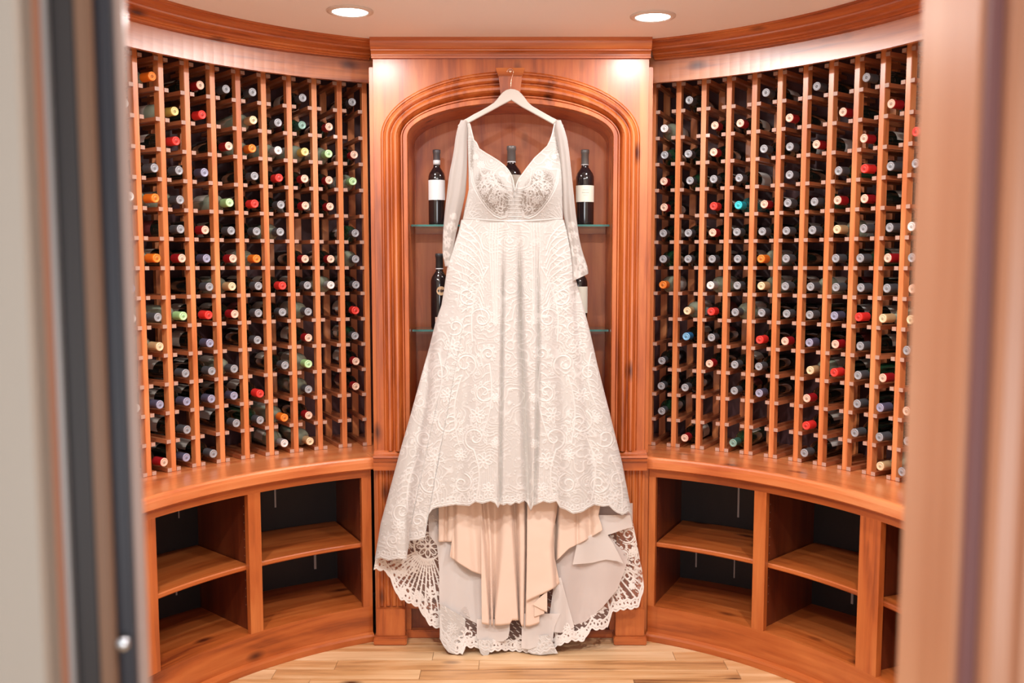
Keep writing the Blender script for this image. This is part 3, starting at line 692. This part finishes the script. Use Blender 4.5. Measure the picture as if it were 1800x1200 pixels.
# bodice
def bod(m, s):
    uw = [(m(827), 300), (m(829), 320), (m(834), 334), (m(844), 352), (m(856), 368), (m(868), 379), (m(880), 384), (m(889), 382), (m(890), 372)]
    LF.stroke(uw, 1.3, 1)
    LF.stroke([(a + 2.5 * s, b - 3) for a, b in uw], .8, .8)
    for i in range(9):
        t = i / 8; LF.stroke([(m(836 + 46 * t), 330 + 44 * t), (m(848 + 36 * t), 318 + 34 * t), (m(862 + 22 * t), 316 + 20 * t), (m(876 + 14 * t), 326 + 8 * t)], .8, .8)
    spiral(LF, m(864), 312, 9, .4 if s > 0 else math.pi - .4, s); spiral(LF, m(850), 330, 8, 2 if s > 0 else math.pi - 2, -s); spiral(LF, m(878), 340, 8, 3 if s > 0 else math.pi - 3, s); spiral(LF, m(880), 368, 7, 1, s)
    flower(LF, m(868), 352, 8); flower(LF, m(845), 290, 7); flower(LF, m(836), 276, 5)
    for i in range(7): LF.stroke([(m(815 + i * 3), 384), (m(826 + i * 4), 350 + i * 6)], .7, .7)
    for i in range(26):
        x = rs.uniform(836, 892); y = rs.uniform(300, 380)
        LF.stroke([(m(x), y), (m(x) + .3, y)], .8, 1)
both(bod)
neck = interp([(819, 216), (826, 217), (833, 246), (838, 251), (842, 261), (854, 269), (866, 276), (877, 283), (887, 291), (894, 299), (899, 307.5), (903, 320), (905, 337), (907.5, 325), (911, 316), (920, 303), (929, 291), (939.5, 277.5), (951, 267), (962, 256.5), (967, 246), (970.5, 236), (974.5, 217), (982, 217)])
LF.stroke([(x, neck(x) + 1.6) for x in np.arange(824, 978, .7)], 1.0, 1)
LF.stroke([(820, 384), (860, 387), (905, 389), (950, 387), (988, 384)], 1.1, .9)
for j in range(6): LF.stroke([(893, 346 + j * 7), (917, 346 + j * 7)], .7, .8)

# flowing contour-like stitching that fills the ground between the motifs
def smooth_noise(cell, seed):
    r_ = np.random.RandomState(seed); gh, gw = CH * CS // cell + 4, CW * CS // cell + 4; g = r_.rand(gh, gw)
    y = np.arange(CH * CS) / cell; x = np.arange(CW * CS) / cell; yi = y.astype(int); xi = x.astype(int)
    fy = (y - yi)[:, None]; fx = (x - xi)[None, :]; fy = fy * fy * (3 - 2 * fy); fx = fx * fx * (3 - 2 * fx)
    return ((g[yi][:, xi] * (1 - fx) + g[yi][:, xi + 1] * fx) * (1 - fy) + (g[yi + 1][:, xi] * (1 - fx) + g[yi + 1][:, xi + 1] * fx) * fy).astype(np.float32)
nz_ = smooth_noise(76, 5) + .45 * smooth_noise(34, 6)
ln = np.clip(1 - np.abs(np.sin(nz_ * 26)) * 1.9, 0, 1) ** .8
msk = np.clip(smooth_noise(90, 9) * 2.2 - .35, 0, 1)
LF.a = np.maximum(LF.a, (ln * (.18 + .42 * msk)).astype(np.float32))
LF.a = np.maximum(LF.a, (np.clip(smooth_noise(5, 12) * 3 - 2.1, 0, 1) * .5).astype(np.float32))

def gridmesh(name, V, mat, attrs=None, mask=None, thick=None, closed_u=False, parent=None):
    """V (nv,nu,3) world points -> smooth sheet"""
    nv, nu = V.shape[:2]; me = bpy.data.meshes.new(name)
    co_ = (V.reshape(-1, 3) - go).astype(np.float32)
    i = np.arange(nv - 1)[:, None] * nu; nuu = nu if closed_u else nu - 1
    j = np.arange(nuu)[None, :]; j1 = (j + 1) % nu
    q = np.stack([i + j, i + j1, i + nu + j1, i + nu + j], -1)
    if mask is not None: q = q[mask[:-1, :nuu]]
    q = q.reshape(-1, 4)
    me.vertices.add(len(co_)); me.vertices.foreach_set('co', co_.ravel())
    me.loops.add(q.size); me.loops.foreach_set('vertex_index', q.ravel().astype(np.int32))
    me.polygons.add(len(q)); me.polygons.foreach_set('loop_start', np.arange(0, q.size, 4, dtype=np.int32))
    me.polygons.foreach_set('use_smooth', np.ones(len(q), bool))
    me.update(calc_edges=True)
    for k_, val in (attrs or {}).items():
        at = me.attributes.new(k_, 'FLOAT', 'POINT'); at.data.foreach_set('value', val.astype(np.float32).ravel())
    me.materials.append(mat)
    o = link(name, me, parent or gown)
    if thick:
        md = o.modifiers.new('thickness', 'SOLIDIFY'); md.thickness = thick; md.offset = 0
    return o
def sheet(name, topf, botf, Lf, Rf, depth, nu, nv, mat, relief=None, amp=0, attrs=(), thick=None, mask=None):
    u = np.linspace(0, 1, nu); pt = np.full(nu, topf(900) * 1.0); pb = np.full(nu, botf(900) * 1.0)
    for _ in range(25):
        xt = Lf(pt) + (Rf(pt) - Lf(pt)) * u; xb = Lf(pb) + (Rf(pb) - Lf(pb)) * u
        pt = .5 * pt + .5 * topf(xt); pb = .5 * pb + .5 * botf(xb)
    v = np.linspace(0, 1, nv)[:, None]; py = pt + (pb - pt) * v; px = Lf(py) + (Rf(py) - Lf(py)) * u
    U = np.broadcast_to(u, py.shape); Vv = np.broadcast_to(v, py.shape)
    dd = depth(px, py, U, Vv)
    A = {}
    if relief is not None:
        h = relief.sample(px, py); dd = dd - amp * h; A['lace'] = h
    for k_, fn in attrs: A[k_] = fn(px, py, U, Vv)
    return gridmesh(name, Pn(px, py, dd), mat, A, thick=thick)
def cst(c): return lambda q: np.zeros_like(np.asarray(q, float)) + c
def gz(x, c, w_): return np.exp(-((x - c) / w_) ** 2)

def cloth(name, ground, thread, alpha0=1.0, rough=.75, net=True, cup_shade_col=None, sheen=.3, trans=0.0, holes=None):
    m, nt, b = newmat(name); N = nt.nodes.new; L = nt.links.new
    at = N('ShaderNodeAttribute'); at.attribute_name = 'lace'
    rp = N('ShaderNodeMapRange'); rp.inputs[1].default_value = .12; rp.inputs[2].default_value = .55; L(at.outputs['Fac'], rp.inputs[0])
    mx = N('ShaderNodeMix'); mx.data_type = 'RGBA'; L(rp.outputs[0], mx.inputs[0]); mx.inputs[6].default_value = (*ground, 1); mx.inputs[7].default_value = (*thread, 1)
    tc = N('ShaderNodeTexCoord'); nz = N('ShaderNodeTexNoise'); nz.inputs['Scale'].default_value = 14; nz.inputs['Detail'].default_value = 3; L(tc.outputs['Object'], nz.inputs['Vector'])
    col = mx.outputs[2]
    if cup_shade_col:
        a2 = N('ShaderNodeAttribute'); a2.attribute_name = 'cup_and_shade'; v2 = N('ShaderNodeTexVoronoi'); v2.inputs['Scale'].default_value = 170; L(tc.outputs['Object'], v2.inputs['Vector'])
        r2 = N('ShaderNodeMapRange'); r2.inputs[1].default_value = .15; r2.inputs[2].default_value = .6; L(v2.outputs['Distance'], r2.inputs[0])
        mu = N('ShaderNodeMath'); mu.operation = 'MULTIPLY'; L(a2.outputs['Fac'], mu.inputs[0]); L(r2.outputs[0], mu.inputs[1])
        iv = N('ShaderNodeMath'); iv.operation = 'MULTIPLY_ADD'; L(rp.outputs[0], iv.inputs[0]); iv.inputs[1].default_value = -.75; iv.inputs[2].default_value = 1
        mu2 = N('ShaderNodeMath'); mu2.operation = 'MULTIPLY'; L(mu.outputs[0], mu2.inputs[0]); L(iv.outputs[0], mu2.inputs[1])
        m3 = N('ShaderNodeMix'); m3.data_type = 'RGBA'; L(mu2.outputs[0], m3.inputs[0]); L(col, m3.inputs[6]); m3.inputs[7].default_value = (*cup_shade_col, 1); col = m3.outputs[2]
    L(col, b.inputs['Base Color']); b.inputs['Roughness'].default_value = rough; b.inputs['Sheen Weight'].default_value = sheen; b.inputs['Specular IOR Level'].default_value = .25
    if net:
        vo = N('ShaderNodeTexVoronoi'); vo.feature = 'DISTANCE_TO_EDGE'; vo.inputs['Scale'].default_value = 420; L(tc.outputs['Object'], vo.inputs['Vector'])
        bp = N('ShaderNodeBump'); bp.inputs['Strength'].default_value = .25; bp.inputs['Distance'].default_value = .0006
        L(vo.outputs['Distance'], bp.inputs['Height']); L(bp.outputs[0], b.inputs['Normal'])
    if alpha0 < 1 or holes:
        ar = N('ShaderNodeMapRange'); ar.inputs[1].default_value = (holes or (.1, .4))[0]; ar.inputs[2].default_value = (holes or (.1, .4))[1]; ar.inputs[3].default_value = alpha0; ar.inputs[4].default_value = 1
        L(at.outputs['Fac'], ar.inputs[0]); L(ar.outputs[0], b.inputs['Alpha'])
    if trans:
        out = [x for x in nt.nodes if x.type == 'OUTPUT_MATERIAL'][0]; tr = N('ShaderNodeBsdfTranslucent'); tr.inputs[0].default_value = (*thread, 1)
        ms = N('ShaderNodeMixShader'); ms.inputs[0].default_value = trans; L(b.outputs[0], ms.inputs[1]); L(tr.outputs[0], ms.inputs[2]); L(ms.outputs[0], out.inputs[0])
    return m
LACE = cloth('skirt_lace', (.55, .522, .496), (.675, .65, .628))
BODM = cloth('bodice_lace', (.47, .445, .42), (.57, .545, .525), cup_shade_col=(.25, .21, .18))
TRAINM = cloth('train_lace', (.58, .48, .43), (.76, .71, .67), alpha0=.16, holes=(.10, .34))
SLEEVEM = cloth('sleeve_tulle', (.58, .54, .51), (.70, .67, .64), alpha0=.82, trans=.2, holes=(.1, .4))
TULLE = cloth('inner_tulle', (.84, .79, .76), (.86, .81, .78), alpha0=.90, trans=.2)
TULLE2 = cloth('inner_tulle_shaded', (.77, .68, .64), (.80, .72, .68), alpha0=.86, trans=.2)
SATIN, nt, b = newmat('champagne_satin')
b.inputs['Base Color'].default_value = (.78, .60, .49, 1); b.inputs['Roughness'].default_value = .42; b.inputs['Sheen Weight'].default_value = .25; b.inputs['Specular IOR Level'].default_value = .35
nz = nt.nodes.new('ShaderNodeTexNoise'); nz.inputs['Scale'].default_value = 9; bp = nt.nodes.new('ShaderNodeBump'); bp.inputs['Strength'].default_value = .25; bp.inputs['Distance'].default_value = .02
tc = nt.nodes.new('ShaderNodeTexCoord'); nt.links.new(tc.outputs['Object'], nz.inputs['Vector']); nt.links.new(nz.outputs[0], bp.inputs['Height']); nt.links.new(bp.outputs[0], b.inputs['Normal'])

# ---- lace overskirt
def folds(px, py, U, V):
    d = 0
    for (tab, w0, w1, a) in (([(400, 886), (600, 883), (885, 879)], 3, 3, .020), ([(400, 911), (440, 913), (600, 916), (760, 924), (890, 929)], 4, 7, .034), ([(440, 944), (600, 947), (780, 944), (880, 940)], 4, 3, .022),
                             ([(560, 760), (700, 748), (900, 712)], 6, 9, .020), ([(520, 1012), (700, 1030), (900, 1050)], 6, 10, .016), ([(430, 838), (620, 822), (860, 806)], 8, 12, .012), ([(430, 968), (620, 986), (860, 996)], 8, 12, .014)):
        t = np.clip((py - 400) / 480, 0, 1); c_ = interp(tab)(py); d = d + a * gz(px, c_, w0 + (w1 - w0) * t) * np.clip((py - 395) / 110, 0, 1)
    d = d + .006 * np.sin(U * 23 + 1.3) * np.clip((py - 420) / 300, 0, 1)
    return d
def dskirt(px, py, U, V):
    t = np.clip((py - 385) / 500, 0, 1.15)
    return 3.752 - (np.sin(np.pi * np.clip(U, 0, 1)) ** .5) * (.046 + .062 * t) + folds(px, py, U, V)
sheet('lace_skirt', cst(386), hemf, LL, LR, dskirt, 470, 520, LACE, LF, .0026)
# ---- bodice
bL = interp([(217, 821), (260, 822), (300, 823.5), (333, 824), (360, 818), (392, 812)]); bR = interp([(217, 976), (240, 979), (285, 987.5), (315, 988), (360, 989), (392, 990)])
def cupd(px, py): return np.exp(-(((px - 864) / 30) ** 2 + ((py - 334) / 36) ** 2)) + np.exp(-(((px - 948) / 30) ** 2 + ((py - 334) / 36) ** 2))
def cup_shade_mask(px, py, U, V):
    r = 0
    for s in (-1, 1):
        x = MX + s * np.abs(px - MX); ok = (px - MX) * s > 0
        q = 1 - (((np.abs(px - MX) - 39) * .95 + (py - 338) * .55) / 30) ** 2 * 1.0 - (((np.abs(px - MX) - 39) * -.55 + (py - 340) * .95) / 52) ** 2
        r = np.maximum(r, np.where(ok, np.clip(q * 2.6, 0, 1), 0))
    r = np.maximum(r, .8 * np.exp(-(((px - 829.5) / 3.2) ** 4 + ((py - 275) / 26) ** 4)))  # grey fold shading of the left strap, put into the colour
    r = np.maximum(r, .8 * np.exp(-(((px - 980.5) / 3.5) ** 4 + ((py - 262) / 24) ** 4)))  # painted fold shading of the right strap
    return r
sheet('bodice', neck, cst(390), bL, bR, lambda px, py, U, V: 3.752 - .045 * np.clip(np.sin(np.pi * U), 0, 1) ** .5 * np.clip((py - 215) / 120, .1, 1) - .030 * cupd(px, py) + .006 * gz(px, 905, 6), 260, 260, BODM, LF, .0022, attrs=[('cup_and_shade', cup_shade_mask)])
sheet('bodice_back', cst(352), cst(400), bL, bR, lambda px, py, U, V: 3.765 + .012 * np.sin(np.pi * U), 30, 8, BODM)
tube('neck_edge', [Vector(P(x, neck(x), 3.752 - .045 * math.sin(math.pi * min(1, max(0, (x - 821) / 166))) ** .5 * min(1, max(.1, (neck(x) - 215) / 120)) - .030 * float(cupd(np.array(x), np.array(neck(x)))) - .001)) for x in np.arange(824, 977, 1.5)], .0016, plain('edge_cord', (.66, .62, .58), .6), gown, org=Vector(gown.location))
0 and sheet('waist_seam', cst(383), cst(391), interp([(380, 811), (395, 809)]), interp([(380, 990), (395, 992)]), lambda px, py, U, V: 3.745 - .050 * np.sin(np.pi * U) ** .5 - .004 * np.sin(np.pi * V), 120, 8, BODM, LF, .001)
# ---- sleeves
SF = Field()
for (cx, cy, r, ro) in ((788, 425, 7, 1), (794, 400, 7, 3), (784, 448, 6, 2), (1012, 440, 8, 1), (1022, 470, 8, 3), (1008, 415, 7, 2), (1018, 484, 6, 0)): spiral(SF, cx, cy, r, ro)
for (cx, cy, r) in ((797, 380, 6), (781, 410, 6), (1005, 395, 6), (1020, 455, 6), (1014, 480, 6), (788, 462, 5)): flower(SF, cx, cy, r)
def sleeve(tab, ycen, ry, slant, name):
    a = np.array(tab, float); n = 90; t = np.linspace(0, 1, n); yy = a[0, 0] + (a[-1, 0] - a[0, 0]) * t
    c_ = np.interp(yy, a[:, 0], a[:, 1]); h = np.interp(yy, a[:, 0], a[:, 2])
    k_ = np.ones(7) / 7; c2 = np.convolve(np.pad(c_, 3, 'edge'), k_, 'valid'); h2 = np.convolve(np.pad(h, 3, 'edge'), k_, 'valid')
    an = np.linspace(0, 2 * np.pi, 49)[:-1]
    px = c2[:, None] + h2[:, None] * np.cos(an); py = yy[:, None] + (slant * np.cos(an) * np.clip((t - .8) / .2, 0, 1)[:, None]) * 1.0
    rip = 1 + .22 * np.sin(an * 5 + t[:, None] * 3) * np.clip(t[:, None] * 3, 0, 1)
    d = ycen + ry * np.sin(an) * (h2[:, None] / 14) * rip
    hv = SF.sample(px, py) * (np.sin(an) < .3)
    gridmesh(name, Pn(px, py, d - .001 * hv), SLEEVEM, {'lace': hv}, closed_u=True)
sleeve([(211, 815, 3), (216, 814, 7), (224, 813, 8.5), (240, 811, 10), (270, 809, 12), (307, 805, 15.5), (340, 802, 16.5), (375, 796, 14.5), (405, 791, 12), (444, 786.5, 9), (462, 787, 6), (468, 787, 4)], 3.752, .022, 0, 'sleeve')
sleeve([(211, 981, 3), (216, 982, 7), (224, 983, 8), (240, 987, 9.5), (270, 992, 9), (307, 996, 9), (340, 998.5, 10), (375, 1001, 11), (420, 1009, 9.5), (444, 1014, 10), (478, 1020, 14), (488, 1019, 15)], 3.752, .022, -7, 'sleeve')
# ---- train of open lace behind everything
TF = Field()
HEMT = [(650, 1001), (657, 1001), (668, 1003), (677.6, 1004.5), (686, 1018), (692, 1033), (697, 1045), (703.6, 1053.6), (718, 1060), (735, 1068), (746, 1086), (755.6, 1100), (764, 1103), (773, 1105.6), (776, 1122), (796, 1149), (813, 1150), (818, 1137), (830, 1139), (839, 1138), (845, 1142), (862, 1146), (880, 1143), (900, 1144), (929, 1147), (950, 1150), (972, 1140), (988, 1133), (1007, 1126), (1018, 1128), (1027, 1127), (1039, 1106), (1052, 1108), (1068, 1104), (1076, 1077), (1090, 1073), (1102, 1071), (1114, 1071), (1123, 1066), (1131, 1040), (1133, 1020), (1140, 1018)]
hemt0 = interp(HEMT)
hemt = lambda x: hemt0(x) - 2.6 + 3.2 * np.abs(np.sin(np.asarray(x) / 3.9))
pts_h = [(x, float(hemt(x))) for x in np.arange(657, 1133, 1.0)]
TF.stroke([(x, y - 1.5) for x, y in pts_h], 1.8, 1); TF.stroke([(x, y - 6) for x, y in pts_h], 1.4, 1)
for x in np.arange(661, 1131, 6.5):
    y = float(hemt0(x)); TF.stroke(ring(x, y - 11, 2.9, 4.2, 0, 12), 1.0, 1)
TF.stroke([(x, y - 17) for x, y in pts_h], 1.5, 1)
def tr(m, s):
    c0 = (m(752), 960)                                  # beaded fan of the left train, mirrored right
    for i in range(15):
        a = R(68 + i * 6.2); ex_, ey = c0[0] + s * 0, c0[1]
        x1 = c0[0] + s * -math.cos(math.pi - a) * 0 ; L1 = 118
        dx = math.cos(a) * s; p0 = (c0[0] + dx * 22, c0[1] + math.sin(a) * 22); p1 = (c0[0] + dx * L1, c0[1] + math.sin(a) * L1)
        TF.stroke([p0, p1], .9 if i % 2 else 1.2, 1)
        if i % 2:
            for q in np.linspace(.1, 1, 16): TF.stroke([(p0[0] + (p1[0] - p0[0]) * q, p0[1] + (p1[1] - p0[1]) * q)] * 2, 1.7, 1)
    TF.stroke(ring(c0[0], c0[1], 24, 24, 0, 24), 1.5, 1); flower(TF, c0[0], c0[1], 20, 8); 
    for (x, y, r, ro) in ((672, 988, 12, 1), (690, 1012, 11, 2), (700, 975, 14, 0), (722, 1000, 10, 2), (745, 1062, 12, 1), (765, 1085, 11, 3), (715, 1040, 10, 2), (668, 960, 12, 3), (690, 940, 14, 1), (730, 950, 12, 2), (786, 1125, 12, 1), (805, 1130, 10, 2), (850, 1128, 10, 1), (880, 1130, 10, 3), (825, 1115, 12, 0), (760, 1040, 9, 0), (675, 930, 10, 1)):
        spiral(TF, m(x), y, r, ro if s > 0 else math.pi - ro, s)
    for (x, y, r) in ((680, 970, 9), (706, 1005, 9), (735, 1045, 8), (795, 1105, 10), (865, 1118, 9), (770, 1110, 8), (812, 1145, 7), (683, 1030, 6)): flower(TF, m(x), y, r)
for s in (1, -1): tr((lambda x, s=s: MX - 8 + s * (x - MX + 8)), s)
for y0_ in np.arange(905, 1150, 7.0):                   # fine connecting bars
    for x0_ in np.arange(655 + (int(y0_) % 2) * 5, 1135, 11.0):
        TF.stroke([(x0_, y0_), (x0_ + 5, y0_ + 3.5)], .7, .62)
TL = interp([(700, 732), (791, 705), (920, 670), (1000, 657), (1150, 657)]); TR_ = interp([(700, 1064), (814, 1092), (920, 1113), (1004, 1129), (1040, 1133), (1150, 1133)])
def dtrain(px, py, U, V):
    floor_y = 3.772 - np.clip((py - 1015) / 135, 0, 1.05) * .072
    return floor_y + .009 * np.sin(px / 9.5 + 1) * np.clip((py - 900) / 200, 0, 1) - .012 * np.sin(px / 31.0) * np.clip((py - 950) / 200, 0, 1)
TR1 = sheet('lace_train', cst(860), hemt, TL, TR_, dtrain, 420, 280, TRAINM, TF, .0016)
# ---- tulle layers
def flat(y0, k1=0.0, wave=.004, wl=11.0, ph=0): return lambda px, py, U, V: y0 - np.clip((py - 1000) / 150, -.7, 1) * k1 + wave * np.sin(px / wl + ph + py * .01)
sheet('tulle_layer', cst(884), interp([(745, 1040), (772, 1060), (800, 1076), (840, 1097), (860, 1102)]), interp([(884, 752), (940, 754), (958, 768), (1000, 772), (1060, 772), (1110, 780)]), cst(858), flat(3.748, .045, .005, 9), 90, 90, TULLE)
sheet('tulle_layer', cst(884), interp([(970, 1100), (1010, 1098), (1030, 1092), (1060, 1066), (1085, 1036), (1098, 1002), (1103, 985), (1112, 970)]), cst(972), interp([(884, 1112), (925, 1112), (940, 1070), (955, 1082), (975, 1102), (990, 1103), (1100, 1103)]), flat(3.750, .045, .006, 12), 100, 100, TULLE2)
sheet('tulle_layer', cst(905), interp([(1005, 992), (1040, 989), (1065, 983), (1085, 986), (1100, 992)]), interp([(905, 1050), (935, 1050), (950, 1015), (995, 1006)]), interp([(905, 1108), (925, 1112), (940, 1068), (955, 1078), (990, 1096)]), flat(3.738, 0, .005, 10), 70, 60, TULLE)
sheet('tulle_layer', cst(1088), interp([(836, 1110), (838, 1121), (846, 1127), (884, 1127), (893, 1121), (896, 1108)]), cst(838), cst(896), flat(3.722, .028, .003, 12), 40, 30, TULLE)
sheet('tulle_layer', cst(1078), interp([(914, 1138), (930, 1141), (965, 1128), (985, 1120)]), cst(917), interp([(1078, 985), (1100, 975), (1120, 972), (1141, 972)]), flat(3.716, .028, .004, 10), 50, 40, TULLE)
sheet('tulle_layer', cst(1015), interp([(972, 1110), (985, 1112), (1000, 1108), (1012, 1100)]), interp([(1015, 975), (1110, 962)]), interp([(1015, 986), (1060, 998), (1110, 1012)]), flat(3.730, .03, .006, 6), 40, 50, TULLE)
sheet('lace_fold', interp([(773, 1060), (818, 1086)]), interp([(772, 1120), (780, 1136), (788, 1146), (797, 1149), (805, 1147), (813, 1150), (818, 1140)]), cst(773), cst(818), flat(3.728, .036, .006, 7), 80, 110, LACE, TF, .0016)
sheet('lace_fold', cst(1124), interp([(840, 1134), (845, 1148), (852, 1154), (859, 1150), (866, 1132)]), cst(841), cst(866), flat(3.722, .034, .003, 5), 40, 40, LACE, TF, .0016)
sheet('lace_fold', cst(1116), interp([(926, 1145), (935, 1149), (950, 1151), (965, 1149), (981, 1148), (985, 1146)]), cst(928), interp([(1116, 965), (1135, 974), (1150, 982)]), flat(3.716, .030, .004, 9), 70, 50, LACE, TF, .0016)
# ---- champagne satin lining
def sgro(lines, y0, k1=.03):
    def fn(px, py, U, V):
        d = y0 - np.clip((py - 950) / 150, -.3, 1) * k1
        for tab, w0, w1, a in lines:
            c_ = interp(tab)(py); t = np.clip((py - 880) / 200, 0, 1); d = d + a * gz(px, c_, w0 + (w1 - w0) * t)
        return d
    return fn
sheet('satin_lining', cst(872), interp([(843, 1095), (860, 1098), (880, 1099), (896, 1097), (900, 1090), (913, 1090), (917, 1100), (930, 1101), (940, 1098), (950, 1094)]), interp([(872, 845), (1000, 846), (1097, 847)]), interp([(872, 950), (1100, 948)]),
      sgro([([(880, 849), (960, 857), (1100, 862)], 6, 1.8, .035), ([(880, 870), (960, 870.5), (1100, 868)], 12, 1.6, .050), ([(880, 904), (960, 908), (1100, 913)], 5, 1.6, .045), ([(880, 925), (960, 925), (1100, 922)], 2.2, 1.4, .04)], 3.712), 200, 60, SATIN, thick=.0012)
sheet('satin_lining', cst(872), interp([(924, 1058), (935, 1052), (955, 1043), (975, 1033), (984, 1024)]), interp([(872, 927), (1000, 926), (1060, 925)]), interp([(872, 982), (900, 979), (930, 973), (980, 975), (1026, 984)]),
      sgro([([(880, 984), (960, 976), (1100, 985)], 5, 5, .035)], 3.700), 90, 50, SATIN, thick=.0012)
sheet('satin_lining', cst(872), interp([(790, 978), (810, 992), (830, 1004), (851, 1012)]), interp([(872, 797), (940, 796), (975, 791), (1012, 790)]), interp([(872, 846), (1012, 853)]), sgro([([(880, 797), (1000, 797)], 4, 4, .02), ([(880, 830), (1000, 838)], 8, 8, .012)], 3.722), 70, 50, SATIN, thick=.0012)
sheet('satin_lining', cst(875), cst(952), cst(771), cst(800), sgro([([(880, 785), (960, 783)], 3, 3, .02)], 3.744), 24, 24, SATIN, thick=.0012)
sheet('satin_lining', cst(875), interp([(974, 988), (984, 980), (1000, 964), (1030, 949), (1050, 937), (1062, 930)]), interp([(875, 980), (930, 973), (990, 975)]), interp([(875, 1058), (905, 1052), (925, 1058), (990, 1066)]), sgro([([(880, 1015), (1000, 1015)], 3, 3, .010), ([(880, 1035), (1000, 1040)], 6, 6, .018), ([(880, 976), (990, 974)], 5, 5, .03)], 3.724), 80, 50, SATIN, thick=.0012)
sheet('satin_fold', interp([(938, 1060), (962, 1038)]), interp([(936, 1062), (950, 1070), (962, 1076)]), cst(937), cst(962), sgro([], 3.704), 20, 16, SATIN, thick=.0012)
sheet('satin_fold', interp([(938, 1062), (958, 1072)]), interp([(938, 1085), (957, 1078)]), cst(939), cst(957), sgro([], 3.708), 16, 12, SATIN, thick=.0012)
for o in gown.children:
    if o.name.startswith(('tulle_layer', 'satin_lining', 'satin_fold', 'lace_fold', 'lace_train')) and 'thickness' not in o.modifiers:
        pass
